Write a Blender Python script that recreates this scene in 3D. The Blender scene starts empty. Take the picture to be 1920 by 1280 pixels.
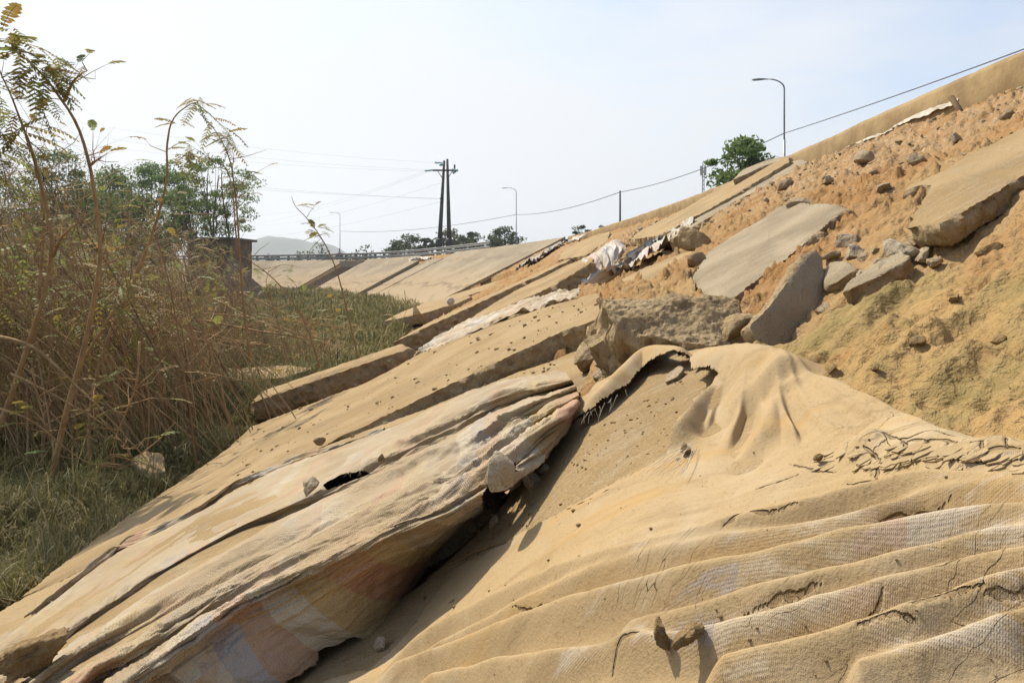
import bpy, bmesh, math, random
import numpy as np
from mathutils import Vector
from mathutils.geometry import delaunay_2d_cdt
random.seed(7); RNG = np.random.default_rng(7)
scene = bpy.context.scene
COL = scene.collection

# ------------------------------------------------------------------ camera
CAMZ = 2.5
cam_d = bpy.data.cameras.new('camera'); cam = bpy.data.objects.new('camera', cam_d); COL.objects.link(cam)
cam.location = (0, 0, CAMZ); cam.rotation_euler = (math.radians(90), 0, 0)
cam_d.sensor_width = 36; cam_d.lens = 24; cam_d.shift_y = -135/1920
cam_d.clip_start = 0.02; cam_d.clip_end = 20000
scene.camera = cam
scene.view_settings.view_transform = 'Standard'; scene.view_settings.look = 'None'
scene.view_settings.exposure = 0.40; scene.view_settings.gamma = 1.0
scene.view_settings.use_curve_mapping = False

# ------------------------------------------------------------------ sky and sun
SUN_AZ = math.radians(-46); SUN_EL = math.radians(52)      # azimuth from +Y towards +X
world = bpy.data.worlds.new('World'); scene.world = world; world.use_nodes = True
wn = world.node_tree; wn.nodes.clear()
def wnode(t, **k):
    n = wn.nodes.new(t)
    for a, b in k.items(): setattr(n, a, b)
    return n
wout = wnode('ShaderNodeOutputWorld'); wbg = wnode('ShaderNodeBackground'); wbg.inputs['Strength'].default_value = 0.1
sky = wnode('ShaderNodeTexSky', sky_type='NISHITA'); sky.sun_disc = False
sky.sun_elevation = SUN_EL; sky.sun_rotation = SUN_AZ; sky.air_density = 1.0; sky.dust_density = 2.0; sky.ozone_density = 1.0
wtc = wnode('ShaderNodeTexCoord')
wmap = wnode('ShaderNodeMapping'); wmap.inputs['Scale'].default_value = (1.0, 1.0, 3.2)
wn.links.new(wtc.outputs['Generated'], wmap.inputs['Vector'])
wno = wnode('ShaderNodeTexNoise'); wno.inputs['Scale'].default_value = 2.1; wno.inputs['Detail'].default_value = 8
wno.inputs['Roughness'].default_value = 0.55; wno.inputs['Distortion'].default_value = 0.4
wn.links.new(wmap.outputs['Vector'], wno.inputs['Vector'])
wsep = wnode('ShaderNodeSeparateXYZ'); wn.links.new(wtc.outputs['Generated'], wsep.inputs['Vector'])
def wmath(op, a, b=None, clamp=False):
    n = wnode('ShaderNodeMath', operation=op); n.use_clamp = clamp
    for i, v in enumerate((a, b)):
        if v is None: continue
        if isinstance(v, (int, float)): n.inputs[i].default_value = v
        else: wn.links.new(v, n.inputs[i])
    return n.outputs[0]
# the veil of thin cloud: thick towards the sun and the horizon, thin overhead and behind
toward = wmath('ADD', wmath('MULTIPLY', wsep.outputs['X'], -0.55), wmath('MULTIPLY', wsep.outputs['Y'], 0.75))
low = wmath('SUBTRACT', 1.0, wmath('ABSOLUTE', wsep.outputs['Z']), True)
veil = wmath('ADD', wmath('MULTIPLY', toward, 0.36), wmath('MULTIPLY', wmath('POWER', low, 1.5), 0.62))
veil = wmath('ADD', veil, wmath('MULTIPLY', wmath('SUBTRACT', wno.outputs['Fac'], 0.5), 1.15))
veil = wmath('ADD', veil, -0.09)
vm = wnode('ShaderNodeMapRange'); vm.interpolation_type = 'SMOOTHSTEP'
vm.inputs['From Min'].default_value = 0.0; vm.inputs['From Max'].default_value = 0.75
vm.inputs['To Min'].default_value = 0.10; vm.inputs['To Max'].default_value = 1.0
wn.links.new(veil, vm.inputs['Value'])
wmix = wnode('ShaderNodeMix', data_type='RGBA')
wn.links.new(vm.outputs['Result'], wmix.inputs['Factor'])
skm = wnode('ShaderNodeMix', data_type='RGBA', blend_type='MULTIPLY'); skm.inputs['Factor'].default_value = 1.0
skm.inputs['B'].default_value = (1.35, 1.5, 1.62, 1)
wn.links.new(sky.outputs['Color'], skm.inputs['A'])
wn.links.new(skm.outputs['Result'], wmix.inputs['A'])
wmix.inputs['B'].default_value = (6.75, 6.95, 7.2, 1)
wn.links.new(wmix.outputs['Result'], wbg.inputs['Color'])
wn.links.new(wbg.outputs['Background'], wout.inputs['Surface'])

sun_d = bpy.data.lights.new('sun', 'SUN'); sun_d.energy = 5.0; sun_d.angle = math.radians(0.55); sun_d.color = (1.0, 0.93, 0.80)
sun = bpy.data.objects.new('sun', sun_d); COL.objects.link(sun); sun.location = (-20, 20, 40)
sdir = Vector((math.sin(SUN_AZ)*math.cos(SUN_EL), math.cos(SUN_AZ)*math.cos(SUN_EL), math.sin(SUN_EL)))
sun.rotation_euler = sdir.to_track_quat('Z', 'Y').to_euler()

# ------------------------------------------------------------------ helpers: rays, noise, meshes
F = 1280.0
def ray(px, py): return (px-960)/F, (505-py)/F
def V(px, py, Y):
    a, b = ray(px, py); return np.array([a*Y, Y, CAMZ+b*Y])
def plane_z(x): return 2.0+0.5*x                       # the 1:2 revetment plane of the near bank
def Q(px, py, o=0.0):
    a, b = ray(px, py); t = (0.5-o)/(0.5*a-b); return np.array([a*t, t, CAMZ+b*t])
def plane3(*pts):
    p = [V(*q) for q in pts]; n = np.cross(p[1]-p[0], p[2]-p[0]); n /= np.linalg.norm(n)
    return p[0], n
def base_plane(o=0.0):
    n = np.array([-0.5, 0, 1.0]); n /= np.linalg.norm(n); return np.array([0, 0, 2.0+o]), n
def hit(px, py, pl):
    a, b = ray(px, py); d = np.array([a, 1.0, b]); c = np.array([0, 0, CAMZ])
    t = np.dot(pl[0]-c, pl[1])/np.dot(d, pl[1]); return c+d*t

def _hash(ix, iy, iz, seed):
    with np.errstate(over='ignore'):
        n = (ix.astype(np.uint32)*np.uint32(374761393)+iy.astype(np.uint32)*np.uint32(668265263)
             + iz.astype(np.uint32)*np.uint32(2246822519)+np.uint32(seed*3266489917 % 4294967296))
        n = (n ^ (n >> np.uint32(13)))*np.uint32(1274126177); n = n ^ (n >> np.uint32(16))
    return n.astype(np.float64)/4294967295.0
def vnoise(x, y, z=None, seed=0):
    x = np.asarray(x, float); y = np.asarray(y, float); z = np.zeros_like(x) if z is None else np.asarray(z, float)
    ix = np.floor(x); iy = np.floor(y); iz = np.floor(z)
    fx = x-ix; fy = y-iy; fz = z-iz
    fx = fx*fx*fx*(fx*(fx*6-15)+10); fy = fy*fy*fy*(fy*(fy*6-15)+10); fz = fz*fz*fz*(fz*(fz*6-15)+10)
    ix = ix.astype(np.int64); iy = iy.astype(np.int64); iz = iz.astype(np.int64)
    h = lambda a, b, c: _hash(ix+a, iy+b, iz+c, seed)
    l = lambda p, q, t: p+(q-p)*t
    return 2*l(l(l(h(0,0,0), h(1,0,0), fx), l(h(0,1,0), h(1,1,0), fx), fy),
               l(l(h(0,0,1), h(1,0,1), fx), l(h(0,1,1), h(1,1,1), fx), fy), fz)-1
def fbm(x, y, z=None, octv=4, gain=0.5, seed=0):
    s = 0; a = 1; f = 1.0; n = 0
    z = np.zeros_like(np.asarray(x, float)) if z is None else z
    for i in range(octv):
        s = s+a*vnoise(np.asarray(x)*f, np.asarray(y)*f, np.asarray(z)*f, seed+i*17); n += a; a *= gain; f *= 2.03
    return s/n
def ridged(x, y, octv=4, seed=0):
    s = 0; a = 1; f = 1.0; n = 0
    for i in range(octv):
        s = s+a*(1-np.abs(vnoise(x*f, y*f, None, seed+i*13))*2); n += a; a *= .5; f *= 2.1
    return s/n
def sstep(a, b, x):
    t = np.clip((x-a)/(b-a), 0, 1); return t*t*(3-2*t)
def resample(pts, n):
    pts = np.asarray(pts, float); d = np.r_[0, np.cumsum(np.linalg.norm(np.diff(pts, axis=0), axis=1))]
    t = np.linspace(0, d[-1], n)
    return np.stack([np.interp(t, d, pts[:, k]) for k in range(pts.shape[1])], 1)
def catmull(pts, n):
    P = np.asarray(pts, float); m = len(P); P = np.vstack([2*P[0]-P[1], P, 2*P[-1]-P[-2]])
    t = np.linspace(0, m-1, n); i = np.clip(t.astype(int), 0, m-2); f = (t-i)[:, None]
    p0, p1, p2, p3 = P[i], P[i+1], P[i+2], P[i+3]
    return 0.5*((2*p1)+(-p0+p2)*f+(2*p0-5*p1+4*p2-p3)*f**2+(-p0+3*p1-3*p2+p3)*f**3)
def dist_poly(x, y, poly, maxd=None):
    """distance to a polyline and the running fraction of the closest point"""
    if maxd is not None:
        lo, hi = poly.min(0)-maxd, poly.max(0)+maxd; m = (x > lo[0]) & (x < hi[0]) & (y > lo[1]) & (y < hi[1])
        D, Fr = np.full(x.shape, 1e3), np.zeros(x.shape); D[m], Fr[m] = dist_poly(x[m], y[m], poly); return D, Fr
    best = np.full(x.shape, 1e9); frac = np.zeros(x.shape)
    L = np.r_[0, np.cumsum(np.linalg.norm(np.diff(poly, axis=0), axis=1))]
    for i in range(len(poly)-1):
        a = poly[i]; b = poly[i+1]; ab = b-a; l2 = max(np.dot(ab, ab), 1e-12)
        t = np.clip(((x-a[0])*ab[0]+(y-a[1])*ab[1])/l2, 0, 1)
        d = np.hypot(x-a[0]-t*ab[0], y-a[1]-t*ab[1]); m = d < best
        best = np.where(m, d, best); frac = np.where(m, (L[i]+t*(L[i+1]-L[i]))/L[-1], frac)
    return best, frac
def inpoly(x, y, poly):
    r = np.zeros(x.shape, bool); n = len(poly); j = n-1
    for i in range(n):
        xi, yi = poly[i]; xj, yj = poly[j]
        if yi != yj:
            r ^= ((yi > y) != (yj > y)) & (x < (xj-xi)*(y-yi)/(yj-yi)+xi)
        j = i
    return r

def mk(name, verts, faces, mats, midx=None, parent=None, smooth=True, uv=None, attrs=None, origin=None):
    """faces: one (n,k) array or a list of arrays with different k"""
    verts = np.asarray(verts, np.float64)
    if origin is not None: verts = verts-np.asarray(origin)
    fl = [np.asarray(f, np.int32) for f in (faces if isinstance(faces, list) else [faces]) if len(f)]
    loops = np.concatenate([f.ravel() for f in fl]); tot = np.concatenate([np.full(len(f), f.shape[1], np.int32) for f in fl])
    start = np.r_[0, np.cumsum(tot)[:-1]].astype(np.int32)
    me = bpy.data.meshes.new(name)
    me.vertices.add(len(verts)); me.vertices.foreach_set('co', verts.astype(np.float32).ravel())
    me.loops.add(len(loops)); me.loops.foreach_set('vertex_index', loops)
    me.polygons.add(len(tot)); me.polygons.foreach_set('loop_start', start)
    me.update(calc_edges=True)
    for m in (mats if isinstance(mats, (list, tuple)) else [mats]): me.materials.append(m)
    if midx is not None: me.polygons.foreach_set('material_index', np.asarray(midx, np.int32))
    me.polygons.foreach_set('use_smooth', np.full(len(tot), bool(smooth)))
    if uv is not None:
        l = me.uv_layers.new(name='UVMap'); l.data.foreach_set('uv', np.asarray(uv, np.float32)[loops].ravel())
    for k, v in (attrs or {}).items():
        a = me.attributes.new(k, 'FLOAT', 'POINT'); a.data.foreach_set('value', np.asarray(v, np.float32))
    me.validate(); me.update()
    o = bpy.data.objects.new(name, me); COL.objects.link(o)
    if origin is not None: o.location = tuple(origin)
    if parent is not None:
        o.parent = parent
        if origin is not None: o.location = tuple(np.asarray(origin)-np.asarray(parent.location))
    return o
def tag(o, label=None, cat=None, group=None, kind=None):
    if label: o['label'] = label
    if cat: o['category'] = cat
    if group: o['group'] = group
    if kind: o['kind'] = kind
    return o
def empty(name, loc, label, cat, group=None):
    o = bpy.data.objects.new(name, None); COL.objects.link(o); o.location = tuple(loc); o.empty_display_size = 0.2
    return tag(o, label, cat, group)
def grid_faces(nr, nc, keep=None):
    i, j = np.meshgrid(np.arange(nr-1), np.arange(nc-1), indexing='ij'); a = i*nc+j
    f = np.stack([a, a+1, a+nc+1, a+nc], -1).reshape(-1, 4)
    return f if keep is None else f[keep.ravel()]
def compact(v, f, *extra):
    used = np.zeros(len(v), bool); used[f.ravel()] = True; idx = np.cumsum(used)-1
    return (v[used], idx[f])+tuple(e[used] for e in extra)
class MB:
    """collects tubes, boxes and cards into one mesh"""
    def __init__(s): s.v = []; s.q = []; s.t = []; s.n = 0; s.a = []
    def add(s, v, q=None, t=None, val=0.0):
        v = np.asarray(v, float)
        if q is not None and len(q): s.q.append(np.asarray(q)+s.n)
        if t is not None and len(t): s.t.append(np.asarray(t)+s.n)
        s.v.append(v); s.n += len(v); s.a.append(np.full(len(v), val) if np.isscalar(val) else val)
    def tube(s, pts, rad, sides=6, val=0.0, cap=True):
        P = np.asarray(pts, float); n = len(P); R = np.broadcast_to(np.asarray(rad, float), (n,))
        T = np.gradient(P, axis=0); T /= np.linalg.norm(T, axis=1)[:, None]+1e-12
        up = np.array([0, 0, 1.0]) if abs(T[0][2]) < .9 else np.array([1.0, 0, 0])
        A = np.cross(T, up); A /= np.linalg.norm(A, axis=1)[:, None]+1e-12; B = np.cross(T, A)
        th = np.arange(sides)*2*math.pi/sides
        v = (P[:, None]+R[:, None, None]*(A[:, None]*np.cos(th)[None, :, None]+B[:, None]*np.sin(th)[None, :, None])).reshape(-1, 3)
        i, j = np.meshgrid(np.arange(n-1), np.arange(sides), indexing='ij'); k = (j+1) % sides
        q = np.stack([i*sides+j, i*sides+k, (i+1)*sides+k, (i+1)*sides+j], -1).reshape(-1, 4)
        t = None
        if cap:
            v = np.vstack([v, P[:1], P[-1:]]); c0 = n*sides; jj = np.arange(sides); kk = (jj+1) % sides
            t = np.vstack([np.stack([np.full(sides, c0), kk, jj], 1), np.stack([np.full(sides, c0+1), (n-1)*sides+jj, (n-1)*sides+kk], 1)])
        s.add(v, q, t, val)
    def box(s, c, size, ax=None, val=0.0):
        c = np.asarray(c, float); h = np.asarray(size, float)/2
        A = np.eye(3) if ax is None else np.asarray(ax, float)
        sg = np.array([(x, y, z) for x in (-1, 1) for y in (-1, 1) for z in (-1, 1)], float)*h
        v = c+sg@A
        q = [(0,1,3,2), (4,6,7,5), (0,4,5,1), (2,3,7,6), (0,2,6,4), (1,5,7,3)]
        s.add(v, q, None, val)
    def build(s, name, mat, parent=None, smooth=True, origin=None):
        fl = []
        if s.q: fl.append(np.vstack(s.q))
        if s.t: fl.append(np.vstack(s.t))
        return mk(name, np.vstack(s.v), fl, mat, None, parent, smooth, None, {'tint': np.concatenate(s.a)}, origin)
# ------------------------------------------------------------------ materials
class NT:
    def __init__(s, name, rough=0.9, spec=0.2):
        s.m = bpy.data.materials.new(name); s.m.use_nodes = True; s.nt = s.m.node_tree; s.nt.nodes.clear()
        s.out = s.n('ShaderNodeOutputMaterial'); s.b = s.n('ShaderNodeBsdfPrincipled')
        s.b.inputs['Roughness'].default_value = rough; s.b.inputs['Specular IOR Level'].default_value = spec
        s.l(s.b.outputs[0], s.out.inputs['Surface']); s.tc = s.n('ShaderNodeTexCoord'); s.obj = s.tc.outputs['Object']
    def n(s, t, **k):
        x = s.nt.nodes.new(t)
        for a, b in k.items(): setattr(x, a, b)
        return x
    def l(s, a, b): s.nt.links.new(a, b)
    def inp(s, sock, v):
        if isinstance(v, (int, float)): sock.default_value = v
        elif isinstance(v, tuple): sock.default_value = v if len(v) == 4 or sock.type == 'VECTOR' else v+(1,)
        else: s.l(v, sock)
    def mapping(s, vec, scale, rot=(0, 0, 0), loc=(0, 0, 0)):
        m = s.n('ShaderNodeMapping'); s.l(vec, m.inputs['Vector']); m.inputs['Scale'].default_value = scale
        m.inputs['Rotation'].default_value = rot; m.inputs['Location'].default_value = loc; return m.outputs[0]
    def noise(s, scale, detail=4, rough=.55, vec=None, dist=0):
        x = s.n('ShaderNodeTexNoise'); s.l(vec or s.obj, x.inputs['Vector']); x.inputs['Scale'].default_value = scale
        x.inputs['Detail'].default_value = detail; x.inputs['Roughness'].default_value = rough; x.inputs['Distortion'].default_value = dist
        return x.outputs['Fac']
    def voro(s, scale, feature='F1', vec=None, rand=1.0, out='Distance'):
        x = s.n('ShaderNodeTexVoronoi', feature=feature); s.l(vec or s.obj, x.inputs['Vector'])
        x.inputs['Scale'].default_value = scale; x.inputs['Randomness'].default_value = rand; return x.outputs[out]
    def ramp(s, f, lo, hi, a=0.0, b=1.0, smooth=True):
        r = s.n('ShaderNodeMapRange'); r.interpolation_type = 'SMOOTHSTEP' if smooth else 'LINEAR'
        s.inp(r.inputs['Value'], f); s.inp(r.inputs['From Min'], lo); s.inp(r.inputs['From Max'], hi)
        r.inputs['To Min'].default_value = a; r.inputs['To Max'].default_value = b; return r.outputs['Result']
    def math(s, op, a, b=0.0, clamp=False):
        x = s.n('ShaderNodeMath', operation=op); x.use_clamp = clamp; s.inp(x.inputs[0], a); s.inp(x.inputs[1], b); return x.outputs[0]
    def mix(s, f, a, b, blend='MIX'):
        x = s.n('ShaderNodeMix', data_type='RGBA', blend_type=blend); s.inp(x.inputs['Factor'], f)
        s.inp(x.inputs['A'], a); s.inp(x.inputs['B'], b); return x.outputs['Result']
    def attr(s, name):
        x = s.n('ShaderNodeAttribute'); x.attribute_name = name; return x.outputs['Fac']
    def color(s, c): s.inp(s.b.inputs['Base Color'], c); return s
    def bump(s, *hs):
        """hs: (height socket, distance in metres)"""
        prev = None
        for h, d in hs:
            b = s.n('ShaderNodeBump'); b.inputs['Strength'].default_value = 1.0; b.inputs['Distance'].default_value = d
            s.l(h, b.inputs['Height'])
            if prev is not None: s.l(prev, b.inputs['Normal'])
            prev = b.outputs['Normal']
        s.l(prev, s.b.inputs['Normal']); return s
    def translucent(s, col, f):
        t = s.n('ShaderNodeBsdfTranslucent'); s.inp(t.inputs['Color'], col); m = s.n('ShaderNodeMixShader'); m.inputs['Fac'].default_value = f
        s.l(s.b.outputs[0], m.inputs[1]); s.l(t.outputs[0], m.inputs[2]); s.l(m.outputs[0], s.out.inputs['Surface']); return s

# dust lying over everything on the bank
DUST = (0.345, 0.243, 0.124); DUST2 = (0.27, 0.182, 0.084); DUSTP = (0.385, 0.308, 0.198)

def m_slab():
    t = NT('dusty_concrete', 0.95, 0.12)
    c = t.mix(t.ramp(t.noise(1.6, 5), .35, .65), DUST, DUST2)
    c = t.mix(t.ramp(t.noise(5.5, 6, .65), .5, .72, 0, .8), c, (0.33, 0.25, 0.15))
    c = t.mix(t.ramp(t.noise(1.3, 7, .7), .53, .68, 0, .5), c, (0.215, 0.16, 0.095))
    st = t.noise(1.0, 5, .6, t.mapping(t.obj, (3, 40, 3)))
    c = t.mix(t.ramp(st, .52, .75, 0, .45), c, DUSTP)
    c = t.mix(t.ramp(t.noise(70, 4, .7), .58, .72, 0, .6), c, (0.17, 0.112, 0.053))
    c = t.mix(t.ramp(t.noise(190, 2, .7), .56, .7, 0, .55), c, (0.15, 0.10, 0.05))
    c = t.mix(t.ramp(t.noise(120, 2, .7), .60, .72, 0, .5), c, (0.50, 0.40, 0.26))
    t.color(c)
    return t.bump((t.noise(7, 5, .65), .014), (t.noise(32, 5, .65), .009), (t.noise(170, 3, .7), .0045)).m
def m_slabgrey():
    t = NT('grey_concrete', 0.95, 0.12)
    c = t.mix(t.ramp(t.noise(2.2, 6, .6), .35, .65), (0.335, 0.272, 0.182), (0.26, 0.208, 0.137))
    st = t.noise(1.0, 5, .6, t.mapping(t.obj, (2, 30, 2)))
    c = t.mix(t.ramp(st, .5, .72, 0, .45), c, DUST)
    c = t.mix(t.ramp(t.noise(1.1, 7, .7), .52, .66, 0, .55), c, (0.20, 0.155, 0.098))
    c = t.mix(t.ramp(t.noise(60, 4, .7), .57, .72, 0, .6), c, (0.14, 0.10, 0.055))
    c = t.mix(t.ramp(t.noise(140, 2, .7), .57, .7, 0, .55), c, (0.13, 0.092, 0.05))
    t.color(c)
    return t.bump((t.noise(6, 5, .65), .016), (t.noise(28, 5, .65), .010), (t.noise(150, 3, .7), .005)).m
def m_broken():
    t = NT('broken_concrete', 0.97, 0.1)
    c = t.mix(t.ramp(t.noise(7, 6, .65), .35, .65), (0.40, 0.295, 0.165), (0.285, 0.20, 0.108))
    c = t.mix(t.ramp(t.voro(45), .0, .32, .7, 0), c, (0.40, 0.32, 0.21))
    c = t.mix(t.ramp(t.noise(38, 4, .7), .6, .74, 0, .7), c, (0.10, 0.068, 0.036))
    t.color(c)
    return t.bump((t.noise(12, 6, .7), .03), (t.voro(45), .008), (t.noise(110, 4, .75), .006)).m
def m_far():
    t = NT('weathered_panel_concrete', 0.95, 0.12)
    c = t.mix(t.ramp(t.noise(.25, 6, .6), .35, .65), (0.30, 0.242, 0.162), (0.225, 0.18, 0.12))
    h = t.attr('up')                                  # 0 at the waterline, 1 at the crest
    hw = t.math('ADD', h, t.math('MULTIPLY', t.math('SUBTRACT', t.noise(.5, 5), .5), .35))
    c = t.mix(t.ramp(hw, .3, .75, .75, 0), c, (0.33, 0.24, 0.138))          # silt left by the high water
    c = t.mix(t.ramp(t.math('ABSOLUTE', t.math('SUBTRACT', hw, .30)), 0, .035, .8, 0), c, (0.18, 0.132, 0.08))
    c = t.mix(t.ramp(t.math('ABSOLUTE', t.math('SUBTRACT', hw, .78)), 0, .03, .6, 0), c, (0.17, 0.132, 0.085))
    c = t.mix(t.ramp(t.noise(1.0, 6, .65, t.mapping(t.obj, (1.2, .35, 1.2))), .52, .7, 0, .65), c, (0.20, 0.152, 0.095))
    t.color(c); return t.bump((t.noise(3, 6, .65), .03)).m
def m_soil():
    t = NT('red_fill_soil', 0.98, 0.08)
    moss = t.attr('moss'); grav = t.attr('gravel')
    c = t.mix(t.ramp(t.noise(1.3, 6, .6), .35, .65), (0.275, 0.148, 0.058), (0.315, 0.205, 0.095))
    c = t.mix(t.ramp(t.noise(9, 6, .68), .52, .75, 0, .7), c, (0.37, 0.26, 0.135))
    c = t.mix(t.ramp(t.noise(26, 5, .7), .55, .75, 0, .65), c, (0.13, 0.062, 0.024))
    c = t.mix(t.ramp(t.noise(60, 4, .75), .57, .7, 0, .6), c, (0.40, 0.28, 0.15))
    mz = t.math('ADD', moss, t.math('MULTIPLY', t.math('SUBTRACT', t.noise(5, 6, .65), .5), 2.4))
    mc = t.mix(t.ramp(t.noise(11, 5, .65), .35, .65), (0.285, 0.198, 0.085), (0.205, 0.155, 0.062))
    mc = t.mix(t.ramp(t.noise(3.3, 5, .6), .45, .66, 0, .8), mc, (0.36, 0.225, 0.095))
    mc = t.mix(t.ramp(t.noise(34, 5, .75), .55, .72, 0, .7), mc, (0.12, 0.085, 0.03))
    c = t.mix(t.ramp(mz, .3, 1.0), c, mc)
    gz = t.math('ADD', grav, t.math('MULTIPLY', t.math('SUBTRACT', t.noise(6, 5, .6), .5), 1.6))
    c = t.mix(t.ramp(gz, .5, .95, 0, .8), c, t.mix(t.ramp(t.voro(30), 0, .5), (0.46, 0.37, 0.26), (0.33, 0.215, 0.115)))
    t.color(c)
    return t.bump((t.noise(11, 5, .6), .035), (t.noise(48, 4, .6), .008), (t.noise(150, 3, .7), .003)).m
def m_ground():
    t = NT('damp_ground', 0.97, 0.08)
    c = t.mix(t.ramp(t.noise(.35, 6, .65), .4, .62), (0.085, 0.07, 0.028), (0.15, 0.105, 0.042))
    c = t.mix(t.ramp(t.noise(2.5, 6, .7), .5, .7, 0, .7), c, (0.055, 0.058, 0.018))
    t.color(c); return t.bump((t.noise(4, 6, .7), .12)).m
def m_tarp(name, clean=0.0, k=1.0):
    t = NT(name, 0.62, 0.3)
    uv = t.tc.outputs['UV']; sep = t.n('ShaderNodeSeparateXYZ'); t.l(uv, sep.inputs[0])
    wob = t.math('MULTIPLY', t.math('SUBTRACT', t.noise(3, 2), .5), .03)
    fx = t.math('FRACT', t.math('MULTIPLY', t.math('ADD', sep.outputs[0], wob), 1.7))
    def band(f, stops):
        r = t.n('ShaderNodeValToRGB'); r.color_ramp.interpolation = 'CONSTANT'; t.l(f, r.inputs['Fac']); e = r.color_ramp.elements
        e[0].position, e[0].color = stops[0][0], stops[0][1]+(1,)
        e[1].position, e[1].color = stops[1][0], stops[1][1]+(1,)
        for p, c in stops[2:]:
            x = e.new(p); x.color = c+(1,)
        return r.outputs['Color']
    if clean: fx = t.math('MULTIPLY', fx, 1.0)
    W = (0.54, 0.47, 0.35); Y = (0.45, 0.30, 0.095); O = (0.42, 0.145, 0.055); G = (0.24, 0.195, 0.14); B = (0.33, 0.33, 0.35); P = (0.45, 0.25, 0.15)
    if clean: W = (0.56, 0.53, 0.47); B = (0.33, 0.37, 0.45)
    s1 = band(fx, [(0, W), (.14, Y), (.26, O), (.42, Y), (.54, G), (.72, W), (.80, B), (.88, P)])
    fy = t.math('FRACT', t.math('MULTIPLY', sep.outputs[1], 2.3))
    s2 = band(fy, [(0, W), (.35, Y), (.45, W), (.6, O), (.7, W), (.85, B)])
    c = t.mix(.22, s1, s2)
    if clean: c = t.mix(.55, c, (0.52, 0.49, 0.44))
    d = t.attr('dust')
    big = t.noise(3.0, 6, .62); fine = t.noise(22, 5, .65)
    strk = t.noise(1.0, 5, .6, t.mapping(uv, (2.2, 26, 1)))
    cover = t.math('ADD', d, t.math('MULTIPLY', t.math('SUBTRACT', big, .5), 1.5))
    cover = t.math('ADD', cover, t.math('MULTIPLY', t.math('SUBTRACT', fine, .5), .5))
    cover = t.ramp(cover, .25, .85, .12 if clean else .30, .96)
    dust = t.mix(t.ramp(t.noise(2.3, 6, .6), .40, .60), (0.36, 0.272, 0.155), (0.30, 0.21, 0.105))
    dust = t.mix(t.ramp(t.noise(85, 3, .65), .6, .76, 0, .6), dust, (0.20, 0.125, 0.055))
    c = t.mix(cover, c, dust)
    # tape weave
    wv = t.n('ShaderNodeTexWave', wave_type='BANDS', bands_direction='X'); t.l(uv, wv.inputs[0]); wv.inputs['Scale'].default_value = 66
    wv2 = t.n('ShaderNodeTexWave', wave_type='BANDS', bands_direction='Y'); t.l(uv, wv2.inputs[0]); wv2.inputs['Scale'].default_value = 66
    wsum = t.math('MULTIPLY', wv.outputs['Fac'], wv2.outputs['Fac'])
    c = t.mix(t.math('MULTIPLY', t.math('SUBTRACT', 1.0, wsum), .22), c, (0.14, 0.095, 0.05)); t.color(c)
    t.bump((t.noise(11, 4, .6), .006), (t.noise(55, 5, .7), .003), (wsum, .0012))
    return t.m
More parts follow.
